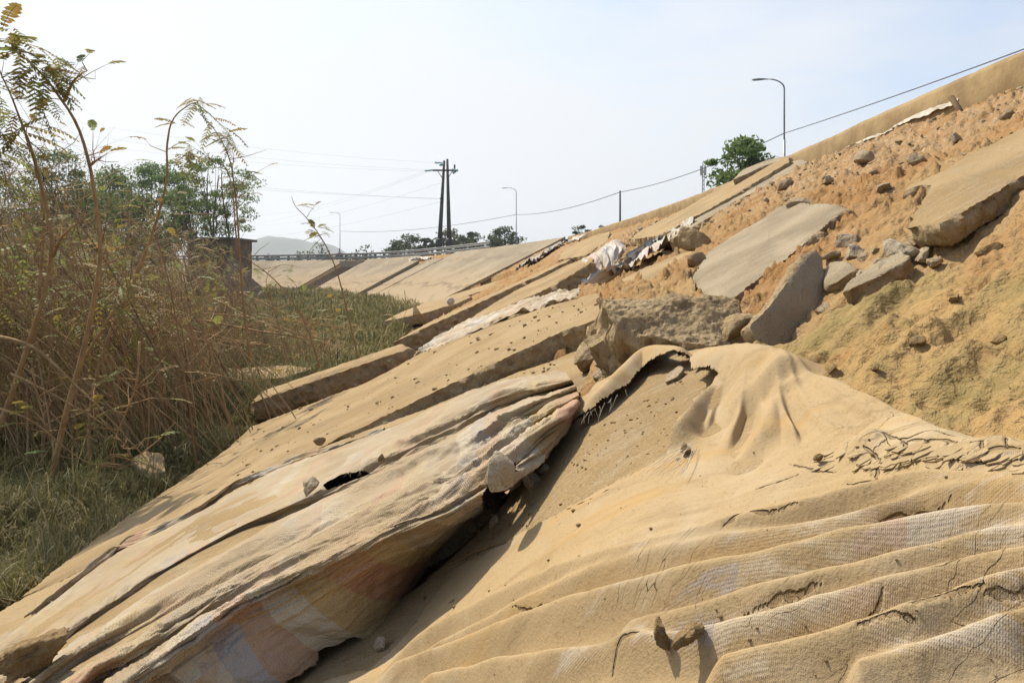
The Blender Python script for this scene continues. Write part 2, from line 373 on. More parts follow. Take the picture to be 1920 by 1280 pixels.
def m_crust():
    t = NT('mud_crusted_sheet', 0.93, 0.12)
    crust = t.attr('crust'); uv = t.tc.outputs['UV']; tp = t.attr('bare')
    warp = t.n('ShaderNodeVectorMath', operation='ADD'); nz = t.n('ShaderNodeTexNoise'); t.l(t.obj, nz.inputs['Vector'])
    nz.inputs['Scale'].default_value = 9; nz.inputs['Detail'].default_value = 4
    sc = t.n('ShaderNodeVectorMath', operation='SCALE'); t.l(nz.outputs['Color'], sc.inputs[0]); sc.inputs['Scale'].default_value = .10
    t.l(t.mapping(t.obj, (1.0, 2.1, 1.0)), warp.inputs[0]); t.l(sc.outputs[0], warp.inputs[1])
    e = t.voro(15, 'DISTANCE_TO_EDGE', warp.outputs[0]); cellc = t.voro(15, 'F1', warp.outputs[0], out='Color')
    cs = t.n('ShaderNodeSeparateColor'); t.l(cellc, cs.inputs[0])
    keep = t.ramp(t.math('ADD', crust, t.math('MULTIPLY', t.math('SUBTRACT', t.noise(6, 5, .65), .5), 1.6)), .42, .6)
    crack = t.math('MULTIPLY', t.ramp(e, 0.0, t.math('MULTIPLY', t.ramp(t.noise(11, 3), .38, .66), .022), 1, 0), keep)
    # long cracks down the folds
    lc = t.voro(6.0, 'DISTANCE_TO_EDGE', t.mapping(warp.outputs[0], (1.1, 4.2, 1)))
    keep2 = t.ramp(t.math('ADD', tp, t.math('MULTIPLY', t.math('SUBTRACT', t.noise(3.5, 4, .6), .5), 1.8)), .62, .72)
    crack2 = t.math('MULTIPLY', t.ramp(lc, 0.0, t.math('MULTIPLY', t.ramp(t.noise(7, 3), .48, .7), .014), 1, 0), keep2)
    c = t.mix(t.ramp(t.noise(2.0, 6, .6), .35, .65), DUST, (0.355, 0.255, 0.138))
    c = t.mix(t.ramp(t.noise(7, 6, .65), .52, .72, 0, .7), c, DUST2)
    c = t.mix(t.ramp(t.noise(95, 3, .7), .58, .72, 0, .5), c, (0.19, 0.118, 0.052))
    c = t.mix(t.ramp(t.noise(210, 2, .7), .57, .7, 0, .45), c, (0.17, 0.11, 0.05))
    c = t.mix(t.math('MULTIPLY', keep, cs.outputs[0]), c, (0.39, 0.295, 0.175))
    c = t.mix(t.ramp(t.noise(4.2, 6, .7), .50, .68, 0, .55), c, (0.40, 0.315, 0.20))
    c = t.mix(t.ramp(t.noise(1.0, 5, .65, t.mapping(uv, (3, 18, 1))), .54, .7, 0, .6), c, (0.24, 0.165, 0.085))
    c = t.mix(t.ramp(t.noise(1.0, 6, .65, t.mapping(uv, (2.2, 11, 1))), .52, .68, 0, .55), c, (0.385, 0.235, 0.085))
    # where the crust has flaked off the woven sheet shows, white, blue and pink
    sep = t.n('ShaderNodeSeparateXYZ'); t.l(uv, sep.inputs[0])
    r = t.n('ShaderNodeValToRGB'); r.color_ramp.interpolation = 'CONSTANT'; t.l(t.math('FRACT', t.math('MULTIPLY', sep.outputs[0], 1.7)), r.inputs[0])
    el = r.color_ramp.elements; el[0].color = (.52, .46, .38, 1); el[1].position = .45; el[1].color = (.36, .36, .39, 1)
    for p, k in ((.58, (.55, .47, .35, 1)), (.78, (.52, .38, .32, 1)), (.86, (.56, .51, .43, 1))):
        x = el.new(p); x.color = k
    bz = t.math('ADD', tp, t.math('MULTIPLY', t.math('SUBTRACT', t.noise(1.0, 7, .68, t.mapping(uv, (5, 26, 1))), .5), 2.6))
    bz = t.math('ADD', bz, t.math('MULTIPLY', t.math('SUBTRACT', t.noise(40, 4, .7), .5), .5))
    c = t.mix(t.ramp(bz, .72, 1.05, 0, .42), c, r.outputs[0])
    ck = t.ramp(t.attr('crack'), .45, .8)
    allc = t.math('MAXIMUM', t.math('MAXIMUM', crack, ck), crack2)
    wv = t.n('ShaderNodeTexWave', wave_type='BANDS', bands_direction='X'); t.l(uv, wv.inputs[0]); wv.inputs['Scale'].default_value = 165
    wv2 = t.n('ShaderNodeTexWave', wave_type='BANDS', bands_direction='Y'); t.l(uv, wv2.inputs[0]); wv2.inputs['Scale'].default_value = 165
    wsum = t.math('MULTIPLY', t.math('MULTIPLY', wv.outputs['Fac'], wv2.outputs['Fac']), t.ramp(bz, .45, .9))
    c = t.mix(t.math('MULTIPLY', t.math('SUBTRACT', t.ramp(bz, .45, .9), wsum, True), .07), c, (0.15, 0.10, 0.055))
    c = t.mix(t.math('MULTIPLY', allc, .5), c, (0.13, 0.08, 0.038)); t.color(c)
    plate = t.math('SUBTRACT', t.math('MULTIPLY', keep, t.math('MULTIPLY', cs.outputs[1], .6)), allc)
    c2 = None
    t.bump((plate, .007), (t.noise(40, 5, .68), .001), (t.noise(190, 3, .7), .0013), (wsum, .0003))
    return t.m
def m_plain(name, c1, c2, scale=3.0, rough=.8, spec=.2, bump=0.0, metal=0.0):
    t = NT(name, rough, spec); t.b.inputs['Metallic'].default_value = metal
    t.color(t.mix(t.ramp(t.noise(scale, 5, .6), .35, .65), c1, c2))
    if bump: t.bump((t.noise(scale*6, 5, .65), bump))
    return t.m
def m_leaf(name, stops, tr=.35):
    t = NT(name, .6, .25); r = t.n('ShaderNodeValToRGB'); t.l(t.attr('tint'), r.inputs[0]); e = r.color_ramp.elements
    e[0].position = 0; e[0].color = stops[0]+(1,); e[1].position = 1; e[1].color = stops[-1]+(1,)
    for i, c in enumerate(stops[1:-1]):
        x = e.new((i+1)/(len(stops)-1)); x.color = c+(1,)
    t.color(r.outputs[0]); return t.translucent(r.outputs[0], tr).m
def m_rock():
    t = NT('rubble_stone', .95, .12); oi = t.n('ShaderNodeObjectInfo')
    c = t.mix(oi.outputs['Random'], (0.38, 0.285, 0.17), (0.46, 0.375, 0.26))
    c = t.mix(t.ramp(t.noise(14, 5, .65), .5, .75, 0, .6), c, (0.27, 0.19, 0.105))
    t.color(c); return t.bump((t.noise(18, 5, .7), .03), (t.noise(45, 5, .7), .014), (t.noise(120, 4, .7), .004)).m
def m_stem():
    t = NT('dry_stem_bark', .85, .15); c = t.mix(t.ramp(t.noise(6, 5, .6), .35, .65), (0.36, 0.23, 0.11), (0.26, 0.155, 0.07))
    tn = t.attr('tint'); c = t.mix(t.ramp(tn, .35, 0, 0, .75), c, (0.085, 0.06, 0.035)); c = t.mix(t.ramp(tn, .6, 1, 0, .7), c, (0.50, 0.36, 0.20)); t.color(c)
    return t.bump((t.noise(36, 5, .65), .004)).m
M = dict(slab=m_slab(), grey=m_slabgrey(), broken=m_broken(), far=m_far(), soil=m_soil(), ground=m_ground(),
         tarp=m_tarp('striped_woven_tarp'), cleantarp=m_tarp('cleaner_striped_woven_tarp', 1.0), crust=m_crust(), rock=m_rock(),
         clod=m_plain('dry_clod_soil', (0.33, 0.225, 0.11), (0.23, 0.15, 0.07), 20, .97, .08, .014),
         flake=m_plain('dry_mud_flake', (0.35, 0.258, 0.142), (0.31, 0.222, 0.118), 12, .95, .1, .002),
         crest=m_plain('crest_wall_concrete', (0.33, 0.235, 0.12), (0.235, 0.162, 0.082), 3, .95, .1, .008),
         plastic=m_plain('white_plastic_sheet', (0.50, 0.45, 0.37), (0.36, 0.30, 0.22), 5, .5, .3, .004),
         thread=m_plain('white_plastic_thread', (0.62, 0.56, 0.46), (0.48, 0.40, 0.28), 9, .6, .2),
         galv=m_plain('galvanised_steel', (0.33, 0.33, 0.32), (0.26, 0.26, 0.25), 2, .45, .5),
         lampgrey=m_plain('lamp_grey_metal', (0.42, 0.42, 0.40), (0.34, 0.34, 0.33), 3, .5, .4),
         dark=m_plain('dark_metal', (0.06, 0.055, 0.05), (0.09, 0.08, 0.07), 5, .6, .3),
         post=m_plain('post_concrete', (0.30, 0.25, 0.19), (0.22, 0.18, 0.14), 3, .9, .15),
         polec=m_plain('pole_concrete', (0.13, 0.115, 0.095), (0.09, 0.08, 0.066), 2, .9, .15),
         rail=m_plain('guard_rail_steel', (0.34, 0.31, 0.27), (0.24, 0.22, 0.19), 1.5, .5, .4),
         insul=m_plain('glass_insulator', (0.25, 0.42, 0.38), (0.35, 0.5, 0.46), 5, .2, .5),
         cable=m_plain('cable_grey', (0.16, 0.16, 0.16), (0.13, 0.13, 0.13), 5, .7, .2),
         road=m_plain('asphalt', (0.055, 0.053, 0.05), (0.07, 0.065, 0.06), 2, .9, .2, .01),
         sand=m_plain('silt_sand', (0.36, 0.235, 0.115), (0.29, 0.185, 0.09), 2.5, .97, .08, .02),
         mount=m_plain('forested_mountain', (0.055, 0.075, 0.05), (0.09, 0.10, 0.07), .008, .95, .05),
         farveg=m_leaf('distant_foliage', [(0.05, 0.065, 0.03), (0.085, 0.105, 0.04), (0.12, 0.135, 0.06)], .2),
         brick=m_plain('old_dark_masonry', (0.20, 0.15, 0.10), (0.12, 0.09, 0.062), 2.5, .95, .1, .03),
         stem=m_stem(),
         bark=m_plain('tree_bark', (0.12, 0.09, 0.06), (0.07, 0.055, 0.04), 5, .9, .1, .01),
         leaf=m_leaf('tree_leaves', [(0.08, 0.105, 0.035), (0.14, 0.19, 0.055), (0.23, 0.27, 0.09)], .48),
         brightleaf=m_leaf('bright_tree_leaves', [(0.07, 0.115, 0.03), (0.125, 0.185, 0.05), (0.19, 0.25, 0.085)], .42),
         mimosa=m_leaf('mimosa_leaves', [(0.30, 0.165, 0.055), (0.28, 0.205, 0.055), (0.225, 0.21, 0.055), (0.19, 0.235, 0.07)], .45),
         grass=m_leaf('marsh_grass', [(0.085, 0.078, 0.028), (0.165, 0.155, 0.05), (0.27, 0.22, 0.085), (0.42, 0.32, 0.165)], .35),
         cloth_w=m_plain('pale_shirt', (0.55, 0.55, 0.58), (0.48, 0.48, 0.52), 6, .9, .1),
         skin=m_plain('skin', (0.36, 0.21, 0.14), (0.33, 0.19, 0.12), 8, .6, .3),
         red=m_plain('red_helmet', (0.33, 0.05, 0.04), (0.3, 0.04, 0.035), 8, .35, .5),
         )
# ------------------------------------------------------------------ the embankment's run
CR = catmull([(4.8,-14,4.5),(4.8,-4,4.5),(4.8,6.4,4.5),(5.0,12.5,4.5),(5.05,19,4.5),(4.6,29,4.5),(3.3,43,4.5),(-1.9,61,4.4),(-9.5,77,4.1),(-19.6,92,3.85),(-32,102.5,3.8),(-46,110,3.8),(-72,118,3.8),(-110,122,3.8)], 700)
CS = np.r_[0, np.cumsum(np.linalg.norm(np.diff(CR[:, :2], axis=0), axis=1))]
CT = np.gradient(CR[:, :2], axis=0); CT /= np.linalg.norm(CT, axis=1)[:, None]
CN = np.stack([-CT[:, 1], CT[:, 0]], 1)                 # points down the bank
def P_at(s): return np.stack([np.interp(s, CS, CR[:, k]) for k in range(3)], -1)
def N_at(s):
    n = np.stack([np.interp(s, CS, CN[:, k]) for k in range(2)], -1); return n/np.linalg.norm(n, axis=-1, keepdims=True)
def bank(s, r, o=0.0):
    """point on the bank: r metres down from the crest, o above the revetment plane"""
    p = P_at(s); n = N_at(s); hz = p[..., 2]; run = hz/0.5
    return np.stack([p[..., 0]+n[..., 0]*r, p[..., 1]+n[..., 1]*r, hz*(1-np.asarray(r)/run)+o], -1)
def s_of_Y(Y): return np.interp(Y, CR[:, 1], CS)
def s_of_px(px):
    m = CR[:, 1] > 30; x = 960+F*CR[m, 0]/CR[m, 1]; o = np.argsort(x); return np.interp(px, x[o], CS[m][o])
def crestx(Y): return np.interp(Y, CR[:, 1], CR[:, 0])
def toex(Y): return crestx(Y)-9.0

# ground sheet out to the horizon
n = 90; gx = np.sign(np.linspace(-1, 1, n))*np.abs(np.linspace(-1, 1, n))**3*4500; X, Y = np.meshgrid(gx, gx, indexing='ij')
Z = np.where(np.hypot(X+8, Y-30) < 80, 0.10*fbm(X*.25, Y*.25, seed=3), 0)-0.05
tag(mk('ground', np.stack([X.ravel(), Y.ravel(), Z.ravel()], 1), grid_faces(n, n), M['ground']), kind='structure')

# far body of the bank
ss = np.linspace(s_of_Y(58), CS[-1], 560); rr = np.linspace(-.2, 10.5, 60); S, Rr = np.meshgrid(ss, rr, indexing='ij')
v = bank(S, Rr, -.16).reshape(-1, 3); v[:, 2] += .06*fbm(v[:, 0], v[:, 1], octv=4, seed=30); rc = sorted((s_of_px(652), s_of_px(687))); v[:, 2] -= np.where((S.ravel() > rc[0]) & (S.ravel() < rc[1]) & (Rr.ravel() > .3), 1.1, 0)
tag(mk('far_embankment_soil', v, grid_faces(*S.shape), M['soil'], attrs={'moss': np.zeros(len(v)), 'gravel': np.zeros(len(v))}), kind='structure')
# road on top
ss = np.linspace(0, CS[-1], 300); rr = np.array([-.55, -1.5, -4, -12, -14, -26]); dz = np.array([.0, .0, .06, .06, 0, -3.9])
S, Rr = np.meshgrid(ss, rr, indexing='ij'); v = bank(S, Rr*0, 0); nn = N_at(S); v[..., 0] += nn[..., 0]*Rr; v[..., 1] += nn[..., 1]*Rr; v[..., 2] += dz[None, :]-.03
tag(mk('road', v.reshape(-1, 3), grid_faces(*S.shape), M['road']), kind='structure')

# ------------------------------------------------------------------ slabs
SLABS = []
def slab(label, plane, outline, thick, mat='slab', rough=.02, amp=.012, name='concrete_slab', cat='concrete slab', group=None, seed=1, und=.004, res=6, bulge=0.0, taper=0.0):
    P3 = np.array([hit(px, py, plane) if len(q) == 2 else V(*q) for q in outline for (px, py) in [q[:2]]])
    o = P3.mean(0); nrm = plane[1]*(1 if plane[1][2] > 0 or abs(plane[1][2]) < .3 and plane[1][1] < 0 else -1)
    if abs(nrm[2]) < .35 and nrm[1] > 0: nrm = -nrm
    u = np.cross(np.array([0, 1.0, 0]) if abs(nrm[1]) < .9 else np.array([1.0, 0, 0]), nrm); u /= np.linalg.norm(u); w = np.cross(nrm, u)
    p2 = np.stack([(P3-o)@u, (P3-o)@w], 1)
    area = .5*np.sum(p2[:, 0]*np.roll(p2[:, 1], -1)-np.roll(p2[:, 0], -1)*p2[:, 1])
    if area < 0: p2 = p2[::-1]; P3 = P3[::-1]
    if nrm[2] > .5 and thick > .08: SLABS.append((P3, nrm, thick*.6))
    # densify
    D = []
    for i in range(len(p2)):
        a, b = p2[i], p2[(i+1) % len(p2)]; dist = max(1.0, 0.5*(P3[i][1]+P3[(i+1) % len(p2)][1]))
        m = int(np.clip(np.linalg.norm(b-a)/(res*dist/F), 1, 150))
        for k in range(m): D.append(a+(b-a)*k/m)
    D = np.array(D); m = len(D); so = seed*7.3
    # ragged rim
    T = np.roll(D, -1, 0)-np.roll(D, 1, 0); T /= np.linalg.norm(T, axis=1)[:, None]+1e-9; O = np.stack([T[:, 1], -T[:, 0]], 1)
    jit = amp*(1.1*fbm(D[:, 0]*9+so, D[:, 1]*9, octv=5, gain=.62, seed=seed)+.8*np.minimum(0, fbm(D[:, 0]*3+so, D[:, 1]*3, octv=2, seed=seed+3)))
    D = D+O*jit[:, None]
    size = np.ptp(p2, axis=0); st = max(size)/(46 if not bulge else 110)
    gx, gy = np.meshgrid(np.arange(p2[:, 0].min(), p2[:, 0].max(), st), np.arange(p2[:, 1].min(), p2[:, 1].max(), st), indexing='ij')
    gx = gx.ravel()+RNG.uniform(-.3, .3, gx.size)*st; gy = gy.ravel()+RNG.uniform(-.3, .3, gy.size)*st
    ins = inpoly(gx, gy, D); gx, gy = gx[ins], gy[ins]
    if len(gx):
        dd = np.min(np.hypot(gx[:, None]-D[None, :, 0], gy[:, None]-D[None, :, 1]), axis=1); gx, gy = gx[dd > st*.35], gy[dd > st*.35]
    pts = np.vstack([D, np.stack([gx, gy], 1)])
    vo, _, fo, _, _, _ = delaunay_2d_cdt([Vector(p) for p in pts], [(i, (i+1) % m) for i in range(m)], [], 1, 1e-7)
    vo = np.array([tuple(q) for q in vo]); ft = np.array([tuple(q) for q in fo if len(q) == 3])
    # which outputs are rim points
    idx = np.array([int(np.argmin(np.hypot(vo[:, 0]-p[0], vo[:, 1]-p[1]))) for p in D])
    nt = len(vo)
    h = und*fbm(vo[:, 0]*5+so, vo[:, 1]*5, octv=4, seed=seed+5)*2
    if bulge:
        zz = (o+vo[:, :1]*u+vo[:, 1:2]*w)[:, 2]; zz = (zz-zz.min())/np.ptp(zz); h = h+bulge*(sstep(0, .5, zz)-1.9*sstep(.45, 1.02, zz))+.45*bulge*fbm(vo[:, 0]*13+so, vo[:, 1]*17, octv=5, gain=.6, seed=seed+2)*np.where(zz > .88, .3, 1)
    rim = np.zeros(nt, bool); rim[idx] = True; h[rim] -= .25*rough*RNG.random(rim.sum())
    world3 = lambda q, hh: o+q[:, :1]*u+q[:, 1:2]*w+hh[:, None]*nrm
    top = world3(vo, h)
    tk = thick*(1+.25*fbm(vo[:, 0]*2.5+so, vo[:, 1]*2.5, octv=3, seed=seed+8))
    bot = world3(vo, h-tk)
    rings = max(4, min(10, int(thick*F/(P3[:, 1].mean()*5))))
    V_ = [top]; base = D; hrim = h[idx]; trim = tk[idx]; ringi = [idx]; cnt = nt
    for k in range(1, rings):
        fr = k/rings
        j = 1.5*rough*(fbm(base[:, 0]*14+so, base[:, 1]*14, np.full(m, fr*thick*14+so), octv=4, gain=.62, seed=seed+11)*1.1-.1)+rough*.5*math.sin(fr*math.pi)-taper*fr
        V_.append(world3(base+O*j[:, None], hrim-trim*fr+.25*rough*fbm(base[:, 0]*20, base[:, 1]*20, np.full(m, fr*9.), octv=2, seed=seed))); ringi.append(np.arange(cnt, cnt+m)); cnt += m
    bot[idx] = world3(base-O*(rough*.3+taper), hrim-trim); V_.append(bot); ringi.append(idx+cnt); bo = cnt
    verts = np.vstack(V_); q = []
    for k in range(rings):
        a = ringi[k]; b = ringi[k+1]; q.append(np.stack([a, b, np.roll(b, -1), np.roll(a, -1)], 1))
    q = np.vstack(q); fb = ft[:, ::-1]+bo
    mi = np.r_[np.full(len(q), 1), np.zeros(len(ft)), np.full(len(fb), 1)].astype(int)
    ob = mk(name, verts, [q, np.vstack([ft, fb])], [M[mat], M['broken']], mi, origin=o, smooth=True)
    me = ob.data
    # crisp rim between face and broken side
    sm = np.r_[np.zeros(len(q), bool), np.ones(len(ft)+len(fb), bool)]; me.polygons.foreach_set('use_smooth', sm)
    try:
        me.set_sharp_from_angle(angle=math.radians(50))
    except Exception: pass
    return tag(ob, label, cat, group)

_ico = {}
def ico(sub):
    if sub not in _ico:
        b = bmesh.new(); bmesh.ops.create_icosphere(b, subdivisions=sub, radius=1); b.verts.ensure_lookup_table()
        _ico[sub] = (np.array([v.co[:] for v in b.verts]), np.array([[v.index for v in f.verts] for f in b.faces])); b.free()
    return _ico[sub]
def rock_shape(seed, sub=4, cuts=9, flat=(1, .8, .7), rough=.10):
    g = np.random.default_rng(seed); v, f = ico(sub); v = v.copy()
    for _ in range(cuts):
        n = g.normal(size=3); n /= np.linalg.norm(n); d = g.uniform(.32, .72); s = np.maximum(0, v@n-d); v = v-s[:, None]*n*.92
    r = np.linalg.norm(v, axis=1)[:, None]; nn = v/r
    k = fbm(v[:, 0]*2.2+seed, v[:, 1]*2.2, v[:, 2]*2.2, octv=5, gain=.6, seed=seed % 97)
    return (v+nn*(rough*k)[:, None])*np.array(flat), f
def rock(px, py, Y, wpx, label, seed, mat='rock', flat=(1, .8, .7), sub=4, rough=.14, name='rubble_chunk', cat='rubble', rot=None, group=None, sink=0.0):
    v, f = rock_shape(seed, sub, 9, flat, rough); g = np.random.default_rng(seed+5); a = g.uniform(0, 6.28) if rot is None else rot
    c, s = math.cos(a), math.sin(a); v = v@np.array([[c, s, 0], [-s, c, 0], [0, 0, 1]]); s0 = wpx/2*Y/F; c3 = V(px, py, Y)
    s0 = s0*1.25; tl = math.atan(.5); ct, st = math.cos(-tl), math.sin(-tl); v = v@np.array([[ct, 0, -st], [0, 1, 0], [st, 0, ct]])
    o = mk(name, v*s0, f, M[mat]); o.location = tuple(c3-np.array([0, 0, sink]))
    return tag(o, label, cat, group)

# the A slab (nearest, sunk) as a heightfield
def offA(x): return -0.205*sstep(.28, -.32, x)-.02
def edgeA(y): return .585+.05*np.sin(y*5.1+.6)*.5+.02*vnoise(y*9, y*0+3, seed=4)
def B_plane(): return plane3((610, 836, 4.2), (1050, 672, 4.1), (560, 1082, 1.86))
BPL = B_plane()

ath = np.tan(np.radians(np.linspace(-60, 58, 360))); tY = np.exp(np.linspace(math.log(.16), math.log(2.35), 230))
A_, T_ = np.meshgrid(ath, tY, indexing='ij'); X = A_*T_; Y = T_
Z = plane_z(X)+offA(X)+.004*fbm(X*4, Y*4, octv=4, seed=40)
ok = (X < edgeA(Y)-.02) & (X > -1.9) & (Y < 1.86+.1*X+.35*sstep(-.05, .15, X))
k4 = ok[:-1, :-1] & ok[1:, :-1] & ok[:-1, 1:] & ok[1:, 1:]
v = np.stack([X.ravel(), Y.ravel(), Z.ravel()], 1); f = grid_faces(*X.shape, k4)[:, ::-1]; v, f = compact(v, f)
so_ = mk('concrete_slab', v, f, M['slab'], origin=(0, 1, 2)); md = so_.modifiers.new('thickness', 'SOLIDIFY'); md.thickness = .12; md.offset = -1
tag(so_, 'nearest sunken concrete slab, bare and dusty between the two mud-caked sheets', 'concrete slab')

slab('long dusty slab under the folded sheet, its rear edge below the neighbouring slab', BPL,
     [(1050,668),(1120,640),(1150,650),(1085,735),(1045,775),(900,925),(560,1060),(200,1290),(-60,1460),(-400,1500),(-200,1290),(0,1145),(60,1112),(100,1094),(240,1024),(330,980),(430,930),(610,836)], .14, seed=2, amp=.006)
CPL = plane3((1130, 588, 4.15), (610, 832, 4.2), (800, 655, 8.6))
slab('broad dusty slab sprinkled with clods, the crumbled torn strip of sheet along its far edge', CPL,
     [(1140,590),(1120,548),(1040,568),(930,603),(800,656),(690,715),(560,765),(470,800),(425,842),(340,900),(240,966),(130,1046),(40,1118),(100,1092),(240,1022),(330,978),(430,928),(610,832),(900,692),(1040,626)], .16, seed=3, amp=.012, rough=.03)
slab('thick slab tipped on its lower edge where the grass begins', plane3((473, 752, 11.0), (762, 653, 11.0), (640, 681, 12.4)),
     [(473,758,11),(478,752,11),(600,709,11),(700,668,11),(755,655,11),(770,657,11.1),(752,647,12.4),(690,659,12.4),(590,696,12.4),(490,738,12.4)], .33, 'slab', rough=.07, amp=.03, seed=4)
slab('flat silt-covered slab lying in the marsh grass', plane3((390, 712, 14.5), (580, 690, 14.5), (500, 680, 15.8)),
     [(385,712),(440,712),(530,708),(588,690),(540,684),(430,690)], .12, seed=5, amp=.05)
slab('small square slab fragment tilted in the grass at the toe', plane3((250, 862, 7.6), (308, 885, 7.4), (285, 845, 7.9)),
     [(250,858),(275,845),(305,850),(309,885),(285,886),(262,875)], .10, seed=6, amp=.03)
slab('slab whose raised upper end carries the crumpled white and blue sheet', plane3((863, 610, 11.6), (1100, 492, 11.5), (1000, 521, 13.2)),
     [(863,610),(960,570),(1040,533),(1105,494),(1118,478),(1090,486),(1060,498),(960,548),(900,584)], .36, rough=.09, amp=.05, seed=7)
slab('thin slab lying under the raised one, beside the torn strip of sheet', plane3((852, 640, 10.2), (1035, 560, 10.2), (960, 590, 10.9)),
     [(850,640),(930,610),(1010,572),(1038,560),(1040,553),(1010,556),(930,590),(860,625)], .12, seed=8, amp=.03)
slab('longest thick slab sloping into the grass, rough brown underside exposed', plane3((740, 640, 20), (1060, 492, 20.5), (900, 560, 21.6)),
     [(738,642,20),(763,633,20),(860,588,20.2),(980,534,20.3),(1065,492,20.5),(1072,486,21.2),(1050,486,21.6),(973,523,21.6),(900,556,21.6),(800,603,21.5)], .62, rough=.1, amp=.06, seed=9)
slab('slab half sunk at the grass edge, darker face towards the viewer', plane3((721, 602, 28), (870, 562, 28), (800, 570, 31)),
     [(720,602),(790,588),(860,567),(885,556),(870,552),(800,566),(745,588)], .42, rough=.08, amp=.05, seed=10)
slab('narrow slab stretching up from the grass to the red soil', plane3((790, 578, 34), (930, 535, 34), (880, 546, 38)),
     [(775,584),(840,566),(925,538),(975,522),(965,519),(920,530),(850,552),(800,572)], .3, rough=.05, amp=.05, seed=11)
slab('small broken plate leaning upright in the grass', plane3((772, 588, 26), (790, 588, 26), (777, 568, 26.3)),
     [(774,590),(790,588),(781,576),(776,569)], .12, seed=12, amp=.02)
slab('slab with a red soil cover below the crest, left of the crumpled sheet', plane3((1046, 487, 24), (1143, 435, 25), (1090, 452, 29)),
     [(1046,487),(1100,478),(1110,470),(1140,450),(1143,434),(1120,440),(1080,456),(1055,470)], .25, rough=.05, amp=.06, seed=13)
slab('upper slab running to the crest behind the street lamp foot', plane3((1184, 448, 12.2), (1472, 298, 11.8), (1330, 365, 14.3)),
     [(1182,449),(1240,440),(1364,372),(1480,303),(1478,293),(1440,305),(1364,343),(1282,392),(1215,425),(1195,436)], .22, rough=.05, amp=.03, seed=14)
slab('long slab with a rough thick edge, highest on the slope below the crest wall', plane3((1237, 441, 8.5), (1516, 302, 8.8), (1364, 364, 10.4)),
     [(1237,441),(1262,446),(1380,377),(1470,330),(1516,305),(1503,299),(1480,301),(1364,360),(1300,398),(1260,424)], .26, 'grey', rough=.05, amp=.03, seed=15)
slab('small broken slab between the big chunk and the pyramid-shaped stone', base_plane(-.06),
     [(1150,532),(1215,498),(1299,468),(1304,478),(1275,500),(1222,528),(1180,536)], .22, rough=.06, amp=.03, seed=16)
DPL = plane3((1351, 571, 2.55), (1588, 388, 3.05), (1495, 379, 4.2))
slab('large tilted slab in the middle of the slope, its thick broken edge towards the viewer', DPL,
     [(1351,572),(1481,478),(1560,412),(1588,390),(1560,383),(1495,379),(1460,388),(1330,470),(1292,523),(1315,548)], .105, 'grey', rough=.03, amp=.012, seed=17)
slab('overhanging slab at the right edge of the picture with white threads hanging under it', base_plane(.05),
     [(1703,428),(1703,405),(1735,372),(1744,345),(1722,347),(1695,358),(1702,346),(1754,326),(1830,283),(1920,237),(2080,152),(2110,250),(1920,330),(1855,368),(1790,405),(1760,420)], .062, rough=.02, amp=.012, seed=18, taper=.0)
slab('triangular slab piece standing on its tip', plane3((1409, 615, 2.0), (1531, 469, 2.32), (1481, 663, 2.03)),
     [(1409,615),(1426,648),(1455,660),(1481,663),(1503,648),(1516,632),(1536,601),(1551,563),(1546,520),(1541,481),(1531,468),(1516,478),(1460,550)], .05, 'grey', rough=.012, amp=.010, seed=19)
slab('thin rim of grey slab peeping over the upper slab at the crest', plane3((1385, 322, 13.2), (1478, 296, 12.8), (1470, 290, 14)),
     [(1375,336),(1440,308),(1479,299),(1476,292),(1440,299),(1392,318)], .12, 'grey', rough=.03, amp=.02, seed=22)
# big broken chunk in the middle
slab('massive broken concrete chunk perched above the torn sheet', plane3((1119, 539, 2.55), (1347, 556, 2.46), (1247, 639, 2.16)),
     [(1119,546),(1135,540),(1213,544),(1240,538),(1265,538),(1300,544),(1340,545),(1362,562),(1385,592),(1402,628),(1396,650),(1330,652),(1247,640),(1190,634),(1150,624),(1131,596),(1136,570)], .30, 'broken', rough=.05, amp=.022, und=.008, bulge=.055, name='concrete_chunk', cat='concrete chunk', seed=23, res=6)

# red fill soil of the near bank: a sheet with its points spread evenly as seen from the bank
def soil_off(xp, y):
    o = -0.11+0*xp
    o = o-0.17*sstep(3.4, 4.8, xp)
    o = np.minimum(o, np.where((y < 2.3) & (xp < .82), -0.11-0.25*sstep(.80, .66, xp)*sstep(2.3, 1.9, y), 9))
    o = o-0.28*sstep(.75, .3, xp)*sstep(1.8, 2.4, y)*sstep(9, 6.5, y)
    o = o+0.03*sstep(.62, .85, xp)*sstep(2.0, 1.5, xp)*sstep(2.2, 1.7, y)
    o = o-0.10*np.exp(-((xp-1.28)/.22)**2-((y-1.78)/.22)**2)
    o = o-0.09*np.exp(-((xp-1.0)/.22)**2-((y-2.35)/.35)**2)
    o = o-0.20*sstep(2.6, 1.6, xp)*sstep(5.2, 6.5, y)*sstep(26, 20, y)-0.22*sstep(1.3, .7, xp)*sstep(8.5, 9.5, y)*sstep(26, 20, y)
    o = o-0.13*np.exp(-((xp-.88)/.22)**2-((y-2.08)/.26)**2)
    return o
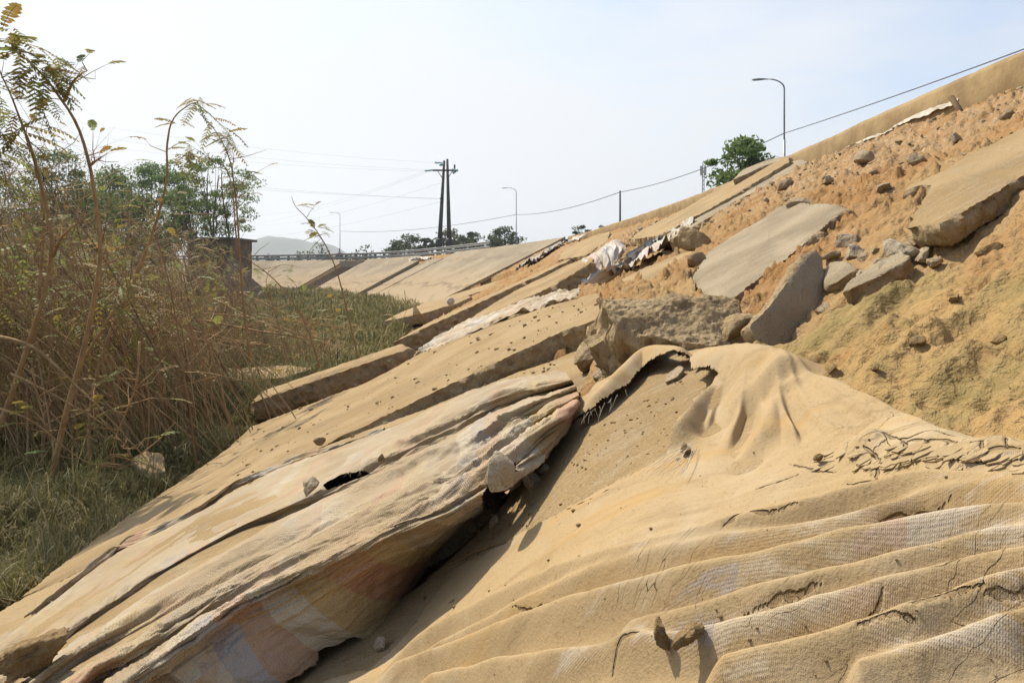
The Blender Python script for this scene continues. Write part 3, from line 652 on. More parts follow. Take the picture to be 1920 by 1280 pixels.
def soil_z(X, Y):
    XP = X-(crestx(Y)-5.0)
    moss = sstep(1.62, .95, XP)*sstep(2.3, 1.75, Y)
    gravel = sstep(1.6, 2.6, XP)*sstep(5.0, 3.9, XP)*sstep(2.5, 4, Y)*.75
    nz = 0.06*fbm(X*3.1, Y*3.1, octv=3, seed=5)+0.075*np.maximum(0, fbm(X*7, Y*7, octv=4, gain=.58, seed=9))-0.05*np.maximum(0, ridged(X*4.5+3, Y*7.5, 3, 21)-.45)+(1-.6*moss)*.085*np.maximum(0, fbm(X*15, Y*15, octv=3, gain=.6, seed=15)-.10)
    nz = nz+(1-.75*moss)*0.02*fbm(X*30, Y*30, octv=3, gain=.65, seed=12)
    nz = nz+moss*(.045*ridged((X+.3*Y)*3.5+.5*vnoise(X*3, Y*3, seed=23), (Y-.4*X)*7, 4, 22)-.02+.03*fbm(X*9, Y*9, octv=4, gain=.6, seed=24))
    nz = nz*(0.75+0.6*sstep(4, 14, Y))*(1.12-.12*moss)
    Z = plane_z(XP)+soil_off(XP, Y)+nz-0.02
    for pl_, nrm_, d_ in SLABS:                              # the soil lies beneath every slab that rests on it
        m_ = inpoly(X, Y, pl_[:, :2])
        zz = pl_[0][2]-((X-pl_[0][0])*nrm_[0]+(Y-pl_[0][1])*nrm_[1])/nrm_[2]-d_; Z = np.where(m_, np.minimum(Z, zz), Z)
    return Z, moss, gravel, XP
th = np.radians(np.r_[np.linspace(-85, -45, 40)[:-1], np.linspace(-45, 46, 900), np.linspace(46, 85, 60)[1:]])
R = np.exp(np.linspace(math.log(.32), math.log(66), 760))
TH, RR = np.meshgrid(th, R, indexing='ij'); X = RR*np.sin(TH); Y = RR*np.cos(TH)
Z, moss, gravel, XP = soil_z(X, Y)
keep = (XP < 5.12) & (XP > -5.2)
k4 = keep[:-1, :-1] & keep[1:, :-1] & keep[:-1, 1:] & keep[1:, 1:]
v = np.stack([X.ravel(), Y.ravel(), Z.ravel()], 1); f = grid_faces(*X.shape, k4)[:, ::-1]
v, f, ms, gr = compact(v, f, moss.ravel(), gravel.ravel())
tag(mk('embankment_soil', v, f, M['soil'], attrs={'moss': ms, 'gravel': gr}), kind='structure')

def soil_hit(px, py):
    a, b = ray(px, py); t = np.exp(np.linspace(math.log(.6), math.log(30), 1600)); Z = soil_z(a*t, t)[0]; i = np.argmax(CAMZ+b*t < Z) if (CAMZ+b*t < Z).any() else 0; return t[i]
def Qn(x, y, o):                                        # on slab A, o above it
    a, b = ray(x, y); t = np.linspace(.15, 2.6, 1500); g = b*t+.5-.5*a*t-offA(a*t)-o; i = np.argmax(g < 0) if (g < 0).any() else len(t)-1
    return np.array([a*t[i], t[i]])
SH_ = lambda x, y, k=.97: (x, y, soil_hit(x, y)*k)
slab('thin flat plate lying on the soil right of the triangular piece', plane3(SH_(1546, 541), SH_(1604, 502), SH_(1556, 496)),
     [(1546,541),(1575,527),(1608,503),(1585,488),(1556,492),(1543,515)], .03, 'grey', rough=.01, amp=.01, seed=20)
slab('small oblong slab piece on the mossy soil under the overhang', plane3(SH_(1579, 552, .95), SH_(1706, 496, .95), SH_(1690, 474, .97)),
     [(1579,548),(1640,520),(1700,488),(1706,480),(1690,472),(1640,494),(1590,526)], .085, 'grey', rough=.02, amp=.012, seed=21)
rock(1378, 624, 2.22, 108, 'rough brown stone wedged at the right end of the big chunk', 31, 'broken', flat=(1, .9, .78), rot=.4)
rock(1303, 453, soil_hit(1303, 463), 62, 'pyramid-shaped stone on the soil between two slabs', 33, 'broken', flat=(.9, .8, 1.0), rot=1.1)
rock(1302, 489, soil_hit(1302, 495), 36, 'small lump at the foot of the pyramid-shaped stone', 34, 'broken')
rock(1104, 664, 3.3, 112, 'squarish brown lump on the slab left of the big chunk', 35, 'broken', flat=(1, .85, .62), rot=.5, sub=5)
rock(1128, 702, 2.75, 56, 'oblong stone just left of the torn sheet flap', 36, flat=(1, .5, .45), rot=-.4)
rock(940, 897, 1.52, 84, 'stone caught in a fold at the right side of the folded sheet', 37, flat=(.62, .7, 1.05), rot=.5)
rock(995, 903, Qn(995, 903, 0.02)[1], 48, 'grey clod beside the stone caught in the fold', 38, flat=(.8, .7, .9))
rock(925, 978, Qn(925, 978, 0.01)[1], 28, 'small clod in the shadow under the stone in the fold', 39)
rock(1018, 880, Qn(1018, 880, 0.01)[1], 22, 'small clod up-slope of the stone in the fold', 40)
rock(1270, 704, 1.86, 62, 'flat stone in the hole of the torn sheet', 41, flat=(1, .6, .38), rot=.2)
rock(597, 827, 3.9, 22, 'lone round clod near the joint of the broad slab', 48, 'clod')
rock(935, 668, 5.3, 34, 'clod high on the broad slab', 49, 'clod', flat=(1, .7, .5))
rock(738, 764, 4.6, 46, 'flat crumbled clod on the edge of the broad slab', 50, 'clod', flat=(1, .5, .3))
rock(826, 713, 4.9, 20, 'clod in the middle of the broad slab', 51, 'clod')
rock(1690, 468, soil_hit(1690, 478), 62, 'largest grey stone under the tip of the overhanging slab', 53, flat=(1, .8, .75))
rock(1730, 478, soil_hit(1730, 486), 52, 'grey stone beside the white threads', 54, flat=(1, .8, .6))
rock(1650, 492, soil_hit(1650, 497), 34, 'grey stone left of the largest one', 55)
rock(1620, 484, soil_hit(1620, 488), 28, 'grey stone nearest the big tilted slab', 56)
rock(1660, 522, soil_hit(1660, 528), 40, 'orange-brown lump below the oblong slab piece', 57, 'clod')
rock(1700, 510, soil_hit(1700, 515), 30, 'orange-brown lump at the end of the oblong slab piece', 58, 'clod')
rock(1545, 578, soil_hit(1545, 583), 30, 'pale stone at the right side of the triangular piece', 59)
rock(1394, 598, soil_hit(1394, 601), 20, 'white pebble in the gap below the big tilted slab', 60)
rock(1582, 452, soil_hit(1582, 458), 40, 'stone in the shade at the upper end of the big tilted slab', 61)
rock(1560, 478, soil_hit(1560, 483), 32, 'stone in the crack between tilted slab and triangular piece', 62)
rock(712, 1210, Qn(712, 1210, 0.012)[1], 34, 'clod at the foot of the hanging sheet', 63)
rock(858, 1170, Qn(858, 1170, 0.008)[1], 26, 'clod cluster alone on the bare slab', 64, 'clod', flat=(1, .8, .6))
rock(1500, 385, soil_hit(1500, 395), 60, 'grey lump on the soil above the tilted slab', 65, flat=(1, .7, .5))
rock(1620, 300, soil_hit(1620, 306), 40, 'pale stone among the gravel below the crest wall', 66)
rock(1720, 300, soil_hit(1720, 306), 36, 'stone half buried near the upper right of the soil', 67)
rock(1790, 262, soil_hit(1790, 267), 30, 'stone close under the white sheet at the crest', 68)
rock(1600, 470, soil_hit(1600, 477), 44, 'grey stone between the tilted slab and the flat plate', 70, 'rock', flat=(1, .75, .6), rough=.2)
rock(1668, 500, soil_hit(1668, 504), 26, 'small grey stone below the largest one', 71, 'rock', flat=(1, .75, .6), rough=.2)
rock(1705, 455, soil_hit(1705, 461), 40, 'grey stone tucked below the tip of the overhang', 72, 'rock', flat=(1, .75, .6), rough=.2)
rock(1640, 470, soil_hit(1640, 473), 22, 'small pale stone in the rubble heap', 73, 'rock', flat=(1, .75, .6), rough=.2)
rock(1752, 490, soil_hit(1752, 495), 30, 'dark stone at the right end of the rubble heap', 74, 'rock', flat=(1, .75, .6), rough=.2)
rock(1612, 512, soil_hit(1612, 515), 20, 'small stone beside the flat plate', 75, 'rock', flat=(1, .75, .6), rough=.2)
rock(1850, 470, soil_hit(1850, 476), 40, 'half buried lump on the soil under the overhang', 76, 'clod', flat=(1, .75, .6), rough=.2)
rock(1790, 560, soil_hit(1790, 565), 30, 'lump on the mossy soil below the threads', 77, 'clod', flat=(1, .75, .6), rough=.2)
rock(1870, 640, soil_hit(1870, 645), 34, 'dark lump in the middle of the mossy soil', 78, 'clod', flat=(1, .75, .6), rough=.2)
rock(1640, 690, soil_hit(1640, 695), 30, 'reddish lump low on the mossy soil', 79, 'clod', flat=(1, .75, .6), rough=.2)
rock(1720, 640, soil_hit(1720, 646), 36, 'ridge-shaped lump on the mossy soil', 80, 'clod', flat=(1, .75, .6), rough=.2)
rock(1560, 690, soil_hit(1560, 694), 24, 'small lump near the edge of the sheet on the mossy soil', 81, 'clod', flat=(1, .75, .6), rough=.2)
rock(1470, 350, soil_hit(1470, 355), 34, 'pale stone above the tilted slab near the grey lump', 82, 'rock', flat=(1, .75, .6), rough=.2)
rock(1550, 340, soil_hit(1550, 345), 30, 'pale stone halfway up the gravel', 83, 'rock', flat=(1, .75, .6), rough=.2)
rock(1660, 350, soil_hit(1660, 355), 34, 'reddish stone left of the overhanging slab', 84, 'rock', flat=(1, .75, .6), rough=.2)
rock(1890, 215, soil_hit(1890, 219), 26, 'stone close under the right end of the crest wall', 85, 'rock', flat=(1, .75, .6), rough=.2)
rock(1430, 420, soil_hit(1430, 424), 26, 'stone on the soil left of the tilted slab top', 86, 'clod', flat=(1, .75, .6), rough=.2)
# ------------------------------------------------------------------ far revetment panels
def panel(label, px0, px1, r0, r1, o, thick=.22, skew=0.0, mat='far', name='revetment_panel', cat='revetment panel'):
    s0, s1 = sorted((s_of_px(px0), s_of_px(px1))); m = max(6, int((s1-s0)/.8)); k = 26
    s = np.linspace(s0, s1, m); r = np.linspace(r0, r1, k); S, R_ = np.meshgrid(s, r, indexing='ij'); S2 = S+skew*(R_-r0)/(r1-r0)
    j = .05*fbm(S*1.3, R_*1.3, octv=4, seed=int(px0))
    top = bank(S2, R_, o).reshape(-1, 3); top[:, 2] += j.ravel()*.6; bot = top.copy(); bot[:, 2] -= thick; nt = len(top)
    f = grid_faces(m, k); rim = np.r_[np.arange(k), np.arange(1, m)*k+k-1, (m-1)*k+np.arange(k-2, -1, -1), np.arange(m-2, 0, -1)*k]
    sd = np.stack([rim, np.roll(rim, -1), np.roll(rim, -1)+nt, rim+nt], 1)
    up = np.r_[(1-R_.ravel()/9), (1-R_.ravel()/9)]; org = top.mean(0)
    ob = mk(name, np.vstack([top, bot]), np.vstack([f, f[:, ::-1]+nt, sd]), M[mat], attrs={'up': up}, origin=org)
    ob.data.set_sharp_from_angle(angle=math.radians(45)); return tag(ob, label, cat)
panel('smooth far bank panel left of the dark stairway, under the distant end of the railing', 120, 648, -.1, 9.4, 0)
panel('far bank panel right of the dark stairway, faintly streaked', 690, 786, -.1, 9.4, 0)
panel('narrow far bank panel slid down to leave red soil above, thick dark edge', 788, 818, 2.0, 9.5, .35, .4, skew=-.6)
panel('narrow far bank panel beside the slid one, sunk at its top', 820, 850, 1.1, 9.5, -.02)
panel('widest far bank panel, silt-stained, with a horizontal tide mark', 854, 1056, -.15, 9.4, 0)
# stairway recess between the first two panels
s0, s1 = sorted((s_of_px(650), s_of_px(688))); st = empty('stairway', bank(np.array((s0+s1)/2), 4.5, 0), 'dark recessed stairway down the far bank', 'stairway')
mb = MB(); 
for i in range(24):
    r0, r1 = .9+i*.36, .9+(i+1)*.36; zt = bank(np.array(s0), r1, -.55)[2]+.18
    c = bank(np.array((s0+s1)/2), (r0+r1)/2, 0); c[2] = zt-.3; nn = N_at(np.array((s0+s1)/2)); tt = np.array([nn[1], -nn[0]])
    mb.box(c, (s1-s0+.2, .37, .6), np.array([[tt[0], tt[1], 0], [nn[0], nn[1], 0], [0, 0, 1]]))
mb.build('steps', M['brick'], st, False, origin=st.location)
mb = MB(); c = bank(np.array((s0+s1)/2), .55, -.32); mb.box(c, (s1-s0+.5, 1.0, .9), np.array([[tt[0], tt[1], 0], [nn[0], nn[1], 0], [0, 0, 1]])); mb.build('head_block', M['post'], st, False, origin=st.location)

# crest wall along the near bank
ss = np.linspace(0, s_of_Y(42), 520); prof = np.array([(-.32, .06), (-.30, .13), (.02, .14), (.05, .08), (.06, -.10), (.055, -.28), (.02, -.36), (-.1, -.40)])
S, K = np.meshgrid(ss, np.arange(len(prof)), indexing='ij'); p = P_at(S); nn = N_at(S); r = prof[K, 0]; h = prof[K, 1]
jr = .012*fbm(p[..., 1]*3, h*9, octv=4, gain=.6, seed=51); jh = np.where(h > .05, .022*fbm(p[..., 1]*1.1, h*0+r*3, octv=5, gain=.6, seed=52), .05*fbm(p[..., 1]*2, h*4, octv=4, seed=53))
v = np.stack([p[..., 0]+nn[..., 0]*(r+jr), p[..., 1]+nn[..., 1]*(r+jr), p[..., 2]+h+jh-.1], -1).reshape(-1, 3)
o = mk('crest_wall', v, grid_faces(*S.shape), M['crest'], origin=(5, 12, 4.3)); tag(o, 'low weathered concrete wall along the crest of the bank, undercut below', 'crest wall')
def ribbon(label, pts, w, name, mat, seed, cat, sag=.05, nq=26, np_=120, dust=None, uvs=1.0, host=None):
    """crumpled strip of sheet: pts are 3D centre points, w (a, b) offsets across as 3D vectors"""
    C = catmull(pts, np_); q = np.linspace(-1, 1, nq); w = np.asarray(w, float)
    W = catmull(w, np_) if w.ndim == 2 else np.repeat(w[None], np_, 0)
    L = np.r_[0, np.cumsum(np.linalg.norm(np.diff(C, axis=0), axis=1))]
    Pm = C[:, None]+q[None, :, None]*W[:, None]
    LL = L[:, None]+0*q[None]; wl = np.linalg.norm(W, axis=1)[:, None]; QQ = q[None]*wl
    Pm[..., 2] += sag*(1.2*fbm(LL*2/sag*.05+seed, QQ*9/ max(.3, wl.mean()), octv=4, gain=.55, seed=seed)+.6*np.abs(vnoise(LL*1.5, QQ*14/max(.3, wl.mean()), seed=seed+1)))
    edge = np.abs(q) > .93; Pm[:, edge] += .12*wl[:, :, None]*np.where(q[edge] > 0, 1, -1)[None, :, None]*W[:, None]/np.linalg.norm(W, axis=1)[:, None, None]*vnoise(LL[:, edge]*4/max(.3, wl.mean()), QQ[:, edge], seed=seed+2)[..., None]
    v = Pm.reshape(-1, 3); uv = np.stack([LL.ravel(), QQ.ravel()], 1)*uvs
    o = mk(name, v, grid_faces(np_, nq), M[mat], uv=uv, attrs={'dust': np.full(len(v), .3 if dust is None else dust)}, origin=v.mean(0), parent=host)
    return tag(o, label, cat)
# white sheet showing under the crest wall
def crestpt(px, py):
    s = np.linspace(s_of_Y(4), s_of_Y(30), 400); c = P_at(s); x = 960+F*c[:, 0]/c[:, 1]; i = np.argmin(np.abs(x-px)); Yc = c[i, 1]; p = V(px, py, Yc-.10); return p
ribbon('white plastic liner showing below the crest wall, torn and curled', [crestpt(*q) for q in ((1555,286),(1600,268),(1660,246),(1700,226),(1745,208),(1792,192))], np.array([0.02, -.02, .04]), 'plastic_liner', 'plastic', 3, 'plastic sheet', sag=.03, nq=10)
ribbon('strip of whitish sheet trapped along the edge of the widest far panel', [V(985,496,33), V(1010,482,36), V(1030,470,38), V(1048,459,41)], np.array([.45, -.3, .25]), 'sheet_strip', 'plastic', 5, 'plastic sheet', sag=.2)
ribbon('white scrap of sheet on the red soil at the crest, beside the far panel', [V(1068,453,39), V(1080,449,38), V(1090,446,37)], np.array([.2, -.3, .15]), 'sheet_scrap', 'plastic', 7, 'plastic sheet', sag=.15)
ribbon('crumpled grey scrap of sheet on the red soil above the slid far panel', [bank(np.array(s_of_px(q)), 1.1, .05) for q in (786, 800, 815, 826)], np.array([.4, -.5, .1]), 'sheet_scrap', 'plastic', 8, 'plastic sheet', sag=.3)
# stake
mb = MB(); a = V(1800, 208, 6.6); b = V(1783, 182, 6.7); mb.tube([a-(b-a)*.3, a, b], [.028, .026, .03], 5); o = mb.build('wooden_stake', M['stem'], origin=a); tag(o, 'short wooden stake leaning at the foot of the crest wall', 'stake')

# ------------------------------------------------------------------ tarps
# folded striped sheet over the long slab: a loft through its fold lines
LN = [
 ('B', [(-160,1330),(74,1147),(223,1025),(425,929),(574,860),(721,807),(834,751),(918,720),(1003,703),(1060,700)]),
 (.00, [(-160,1370),(106,1160),(250,1055),(425,950),(574,888),(721,825),(834,770),(918,735),(1003,712),(1066,706)]),
 (.035, [(-160,1410),(106,1190),(240,1100),(329,1041),(470,968),(584,920),(721,848),(834,790),(930,748),(1072,712)]),
 (-.02, [(-160,1445),(106,1225),(240,1130),(329,1075),(480,990),(640,925),(740,873),(850,815),(945,765),(1076,718)]),
 (.045, [(-160,1475),(69,1264),(212,1172),(372,1070),(520,990),(676,905),(790,845),(880,805),(960,768),(1080,725)]),
 (.0, [(-160,1520),(120,1268),(250,1192),(400,1104),(560,1022),(720,935),(800,890),(890,845),(970,797),(1083,733)]),
 (.05, [(-150,1560),(140,1278),(270,1195),(340,1150),(478,1065),(640,980),(760,920),(860,868),(965,805),(1084,740)]),
 (.01, [(-130,1580),(150,1300),(280,1222),(350,1178),(490,1098),(650,1022),(770,968),(880,905),(985,832),(1084,748)]),
 (.055, [(-60,1580),(190,1310),(300,1225),(370,1170),(470,1112),(592,1052),(700,995),(790,950),(965,848),(1083,752)]),
 (.035, [(-40,1590),(200,1325),(310,1240),(390,1182),(470,1128),(592,1068),(712,1006),(850,945),(985,860),(1082,757)]),
 (-.01, [(0,1600),(230,1330),(330,1255),(400,1198),(480,1150),(600,1090),(735,1020),(858,972),(992,872),(1081,762)]),
 (-.075, [(60,1600),(280,1350),(380,1280),(440,1235),(520,1185),(630,1125),(760,1045),(856,988),(990,880),(1080,766)]),
 (-.155, [(120,1600),(350,1370),(440,1310),(510,1262),(590,1205),(680,1150),(775,1066),(851,1000),(986,886),(1079,769)]),
 (-.235, [(180,1600),(420,1390),(510,1330),(585,1272),(660,1218),(720,1172),(785,1085),(846,1010),(982,892),(1078,772)]),
]
NP, NQ = 640, 330; rows = []
for o_, px in LN:
    pts = np.array([hit(x, y, BPL)+np.array([0, 0, .012]) if o_ == 'B' else min((Q(x, y, o_*(.85 if o_ > -.03 else 1)), hit(x, y, (BPL[0]+np.array([0, 0, o_*(.85 if o_ > -.03 else 1)]), BPL[1]))), key=lambda q: q[1]) for x, y in px])
    rows.append(catmull(pts, NP))
rows = np.array(rows)                                   # lines x NP x 3
Pm = np.stack([catmull(rows[:, i], NQ) for i in range(NP)], 0)   # NP x NQ x 3
du = np.gradient(Pm, axis=0); dv = np.gradient(Pm, axis=1); nr = np.cross(du, dv); nr /= np.linalg.norm(nr, axis=-1, keepdims=True)+1e-9
nr *= np.sign(nr[..., 2:3].mean())
Lp = np.cumsum(np.linalg.norm(du, axis=-1), axis=0).mean(1)[:, None]+np.zeros((1, NQ)); Lq = np.cumsum(np.linalg.norm(dv, axis=-1), axis=1)
qq = np.linspace(0, 1, NQ)[None]+np.zeros((NP, 1)); pp = np.linspace(0, 1, NP)[:, None]+np.zeros((1, NQ))
hang = sstep(.74, .86, qq)*sstep(.9, .7, pp)
rip = .013*fbm(pp*5+fbm(pp*3, qq*4, seed=61)*.5, qq*34+2.2*fbm(pp*4, qq*5, seed=62), octv=2, gain=.5, seed=60)+.011*ridged(pp*2.6, qq*40+1.6*fbm(pp*5, qq*6, seed=64), 2, 63)+.0045*ridged(pp*5, qq*88+2.5*fbm(pp*6, qq*7, seed=65), 2, 69)-.005
gath = sstep(.55, .95, pp)*(1-hang)
rip = rip*(1.1+.8*gath)*(1-.78*hang)*np.clip((1.0-pp)/.06+.25, 0, 1)
rip += .004*fbm(Lp*7, Lq*9, octv=4, gain=.6, seed=66)+.0022*fbm(Lp*25, Lq*45, octv=3, seed=67)+hang*.012*fbm(Lp*5, Lq*5, octv=3, seed=68)
Pm = Pm+nr*rip[..., None]
px_ = 960+F*Pm[..., 0]/Pm[..., 1]; py_ = 505-F*(Pm[..., 2]-CAMZ)/Pm[..., 1]
hole = inpoly(px_, py_, [(606,908),(640,890),(684,883),(692,888),(650,904),(614,917)])
tear = inpoly(px_, py_, [(905,930),(930,880),(968,868),(960,900),(925,955),(908,962)])
rag = (qq < .004+.02*np.maximum(0, fbm(pp*30, qq*0, octv=4, seed=70)))
torn2 = (qq > .965+.05*fbm(pp*16, qq*3, octv=4, gain=.65, seed=71)) & (pp > .42) & (pp < .60)
tornc = (qq > .965+.03*fbm(pp*14, qq*4, octv=4, gain=.65, seed=72)) & (pp < .50)
kp = ~(hole | tear | rag | tornc); k4 = kp[:-1, :-1] & kp[1:, :-1] & kp[:-1, 1:] & kp[1:, 1:]
v = Pm.reshape(-1, 3); f = grid_faces(NP, NQ, k4); drop = plane_z(Pm[..., 0])-Pm[..., 2]; uv = np.stack([(Pm[..., 0]-.65*drop).ravel(), (Pm[..., 1]+.9*drop).ravel()], 1)
dust = (-.12*sstep(.35,.6,qq)+.72-.34*sstep(.70, .86, qq)-.12*sstep(.5, 1, pp)*sstep(.3, .6, qq)).ravel(); v, f, uv, dust = compact(v, f, uv, dust)
tg = mk('woven_tarp', v, f, M['tarp'], uv=uv, attrs={'dust': dust}, origin=v.mean(0))
tag(tg, 'big striped woven sheet gathered in long folds, hanging over the slab edge', 'tarp'); tarpB = tg

# mud-caked sheet over the nearest slab
ath = np.tan(np.radians(np.r_[np.linspace(-40, -16, 130)[:-1], np.linspace(-16, 41, 640), np.linspace(41, 60, 60)[1:]])); tY = np.exp(np.linspace(math.log(.17), math.log(2.25), 860))
A_, T_ = np.meshgrid(ath, tY, indexing='ij'); X = A_*T_; Y = T_
def Qs(x, y, o): return Q(x, y, o)[:2]
H = np.full(X.shape, .008)
RID = [  # pixel polyline, height above the slab, half width
 ([(700,1262),(830,1190),(1000,1112),(1150,1068),(1280,1038),(1400,1008),(1500,985),(1600,958),(1700,940),(1810,936),(1920,946),(2060,958)], .026, .030),
 ([(760,1250),(900,1190),(1060,1120),(1250,1068),(1400,1036),(1560,1010),(1660,985),(1730,966),(1820,962),(1920,970),(2060,985)], .020, .018),
 ([(690,1275),(800,1255),(920,1215),(1050,1168),(1180,1140),(1310,1112),(1450,1085),(1570,1060),(1700,1035),(1810,1018),(1920,1012),(2080,1010)], .030, .026),
 ([(1130,1230),(1240,1200),(1330,1175),(1480,1142),(1620,1112),(1740,1082),(1850,1056),(1980,1040)], .026, .024),
 ([(760,1300),(900,1275),(1040,1262),(1180,1240),(1300,1228),(1420,1205),(1560,1165),(1700,1130),(1840,1098),(1960,1078)], .024, .020),
 ([(1300,1300),(1480,1262),(1650,1225),(1780,1185),(1930,1140),(2060,1105)], .026, .022),
 ([(1580,1300),(1720,1265),(1850,1225),(1960,1190)], .02, .018),
 # creases pinched together over the hump
 ([(1392,672),(1372,705),(1345,750),(1322,800)], .016, .014), ([(1405,668),(1398,720),(1385,780),(1362,835)], .017, .015), ([(1420,668),(1425,720),(1428,780),(1425,850)], .014, .013),
 ([(1440,672),(1452,720),(1470,780),(1500,840)], .016, .014), ([(1455,685),(1490,735),(1530,790),(1590,835)], .018, .016), ([(1462,690),(1520,728),(1590,770),(1670,802)], .016, .016),
 ([(1380,668),(1350,695),(1318,732)], .014, .012), ([(1478,702),(1560,735),(1660,775),(1790,815)], .015, .016), ([(1370,662),(1330,668),(1296,680)], .013, .012),
 # hump with the torn mouth
 ([(1076,778),(1120,735),(1165,690),(1205,655),(1250,652),(1290,660)], .075, .055),
 ([(1290,662),(1350,655),(1400,652),(1436,664),(1455,690)], .085, .10),
 ([(1258,806),(1290,765),(1325,725),(1360,690),(1385,668)], .055, .038),
 ([(1450,690),(1462,715),(1440,770),(1400,830)], .04, .035),
 ([(1470,705),(1520,735),(1560,775),(1610,800),(1680,815)], .045, .04),
 ([(1480,702),(1560,722),(1640,752),(1700,782),(1800,808),(1920,830),(2080,860)], .035, .06),
]
HP = np.zeros(X.shape); FS = lambda h: 1.95 if h < .034 else .85
for px, h, w in RID:
    pl = catmull(np.array([Qn(x, y, h*.9) for x, y in px]), 60); d, fr = dist_poly(X, Y, pl, .4); wob = 1+.16*vnoise(fr*9, fr*0+h*99, seed=int(w*999))
    g_ = h*FS(h)*(np.exp(-(d/(w*.85*wob))**2) if h > .034 else .7*np.exp(-(d/(w*.8*wob))**2)+.3*np.exp(-np.sqrt(d*d+2.5e-5)/(w*.5*wob)))*sstep(-.02, .10, fr)*(1 if px[-1][0] > 1900 else sstep(1.02, .86, fr)); HP = HP+np.maximum(g_, 0)**3
H = H+HP**(1/3)
for px, h, w in [([(1345,720),(1352,745),(1330,790)], -.02, .03), ([(1420,725),(1395,790),(1400,850)], -.02, .03), ([(1490,740),(1540,790),(1600,820)], -.022, .035)]:
    pl = np.array([Qn(x, y, .02) for x, y in px]); d, fr = dist_poly(X, Y, pl); H = H+h*np.exp(-(d/w)**2)
fold = .004*fbm((X-.72*Y)*3.0, (Y+.72*X)*30+1.2*fbm(X*3, Y*3, seed=82), octv=3, seed=80)*sstep(1.55, 1.15, Y+.6*X)
H = H+fold+.002*fbm(X*5, Y*5, octv=3, seed=83)+.0008*fbm(X*24, Y*30, octv=4, gain=.6, seed=84)
# flaked mud plates in relief
cru = np.exp(-((X-.55)/.10)**2-((Y-.92)/.15)**2)*.95+.35*np.exp(-((X-.45)/.2)**2-((Y-.66)/.12)**2)
CRK = [[(1359,1028),(1401,1012),(1444,1009),(1497,993)],[(1571,969),(1598,961),(1678,943),(1741,932)],[(1170,1105),(1199,1097),(1242,1086)],[(1454,1062),(1508,1046),(1550,1036)],
 [(1476,1086),(1518,1073),(1571,1057)],[(1526,1115),(1598,1105),(1678,1086),(1747,1070),(1848,1054)],[(1651,996),(1704,980),(1779,964)],[(1274,1115),(1316,1107),(1354,1094)],[(1805,1155),(1853,1142),(1940,1118)],
 [(1848,1187),(1890,1176),(1940,1155)],[(1555,1203),(1603,1190),(1651,1166),(1662,1152)],[(1146,1277),(1168,1243),(1194,1238)],[(1640,818),(1694,834),(1731,828),(1768,823)],[(1678,844),(1720,842),(1784,850),(1837,855)],
 [(1826,874),(1869,866),(1917,860)],[(1587,895),(1619,890),(1646,898),(1678,908),(1704,906)],[(1731,898),(1768,900),(1795,892)],[(1757,828),(1800,834),(1853,839),(1920,842)],[(1700,870),(1760,868),(1800,880),(1860,884)],[(1620,850),(1660,862),(1700,862)],
 [(1420,905),(1460,893),(1500,880)],[(1400,1180),(1470,1166),(1540,1146)],[(960,1165),(1020,1148),(1080,1130)],[(1700,1215),(1770,1195),(1850,1180)],[(1610,1250),(1660,1235),(1720,1228)],[(1800,905),(1860,903),(1920,912)],
 [(1480,860),(1530,872),(1570,876)],[(860,1222),(930,1204),(985,1190)],[(1690,834),(1700,850),(1698,866)],[(1780,850),(1774,868),(1790,882)],[(1840,855),(1838,872),(1850,886)],[(1650,862),(1645,880),(1652,898)],[(1740,842),(1735,860)],[(1885,845),(1890,862)]]
crk = np.zeros(X.shape)
for i_, px in enumerate(CRK):
    pl = catmull(np.array([Qn(x, y, .02) for x, y in px]), 40); d, fr = dist_poly(X+.006*fbm(X*28, Y*28, octv=3, gain=.6, seed=300), Y+.006*fbm(X*28, Y*28, octv=3, gain=.6, seed=301), pl, .06)
    wd = .0024*(.4+1.0*np.abs(vnoise(fr*7+i_, fr*0, seed=302)))*np.sin(np.clip(fr, .03, .97)*math.pi)**.5; g_ = np.exp(-(d/(wd+.0005))**2); crk = np.maximum(crk, g_); H = H+.0035*np.exp(-(d/.02)**2)-.003*g_
XE = edgeA(Y); H = H-.55*np.maximum(0, X-XE+.06)**1.35
Z = plane_z(X)+offA(X)+H
px_ = 960+F*X/Y; py_ = 505-F*(Z-CAMZ)/Y
poly = [(560,1300),(640,1262),(690,1256),(760,1190),(850,1068),(1000,985),(1100,930),(1250,852),(1258,812),(1262,796),(1300,748),(1330,722),(1345,700),(1330,690),(1296,692),(1290,668),(1262,658),(1232,668),(1204,690),(1180,718),(1140,742),(1100,772),(1068,794),(1060,786),(1100,735),(1150,690),(1190,640),(1300,600),(1600,640),(2600,700),(3500,1000),(3500,3000),(300,3000)]
jx = px_+5*fbm(px_*.05, py_*.05, octv=4, gain=.6, seed=90); jy = py_+5*fbm(px_*.05, py_*.05, octv=4, gain=.6, seed=91)
ok = inpoly(jx, jy, poly) & (X < XE+.13) & (X > -1.0)
ok &= ~inpoly(px_, py_, [(1340,735),(1350,730),(1349,748),(1335,768),(1330,764)])
k4 = ok[:-1, :-1] & ok[1:, :-1] & ok[:-1, 1:] & ok[1:, 1:]
v = np.stack([X.ravel(), Y.ravel(), Z.ravel()], 1); f = grid_faces(*X.shape, k4)[:, ::-1]
bare = (.15+.5*np.clip(H/.04, 0, 1)*sstep(1.2, .9, Y)+.18*sstep(.85, .6, Y)).ravel(); uv = np.stack([(X-.72*Y).ravel()/1.23, (Y+.72*X).ravel()/1.23], 1)
v, f, uv, cr_, ba_, ck_ = compact(v, f, uv, cru.ravel(), bare, crk.ravel())
tg = mk('mud_caked_tarp', v, f, M['crust'], uv=uv, attrs={'crust': cr_, 'bare': ba_, 'crack': ck_}, origin=v.mean(0))
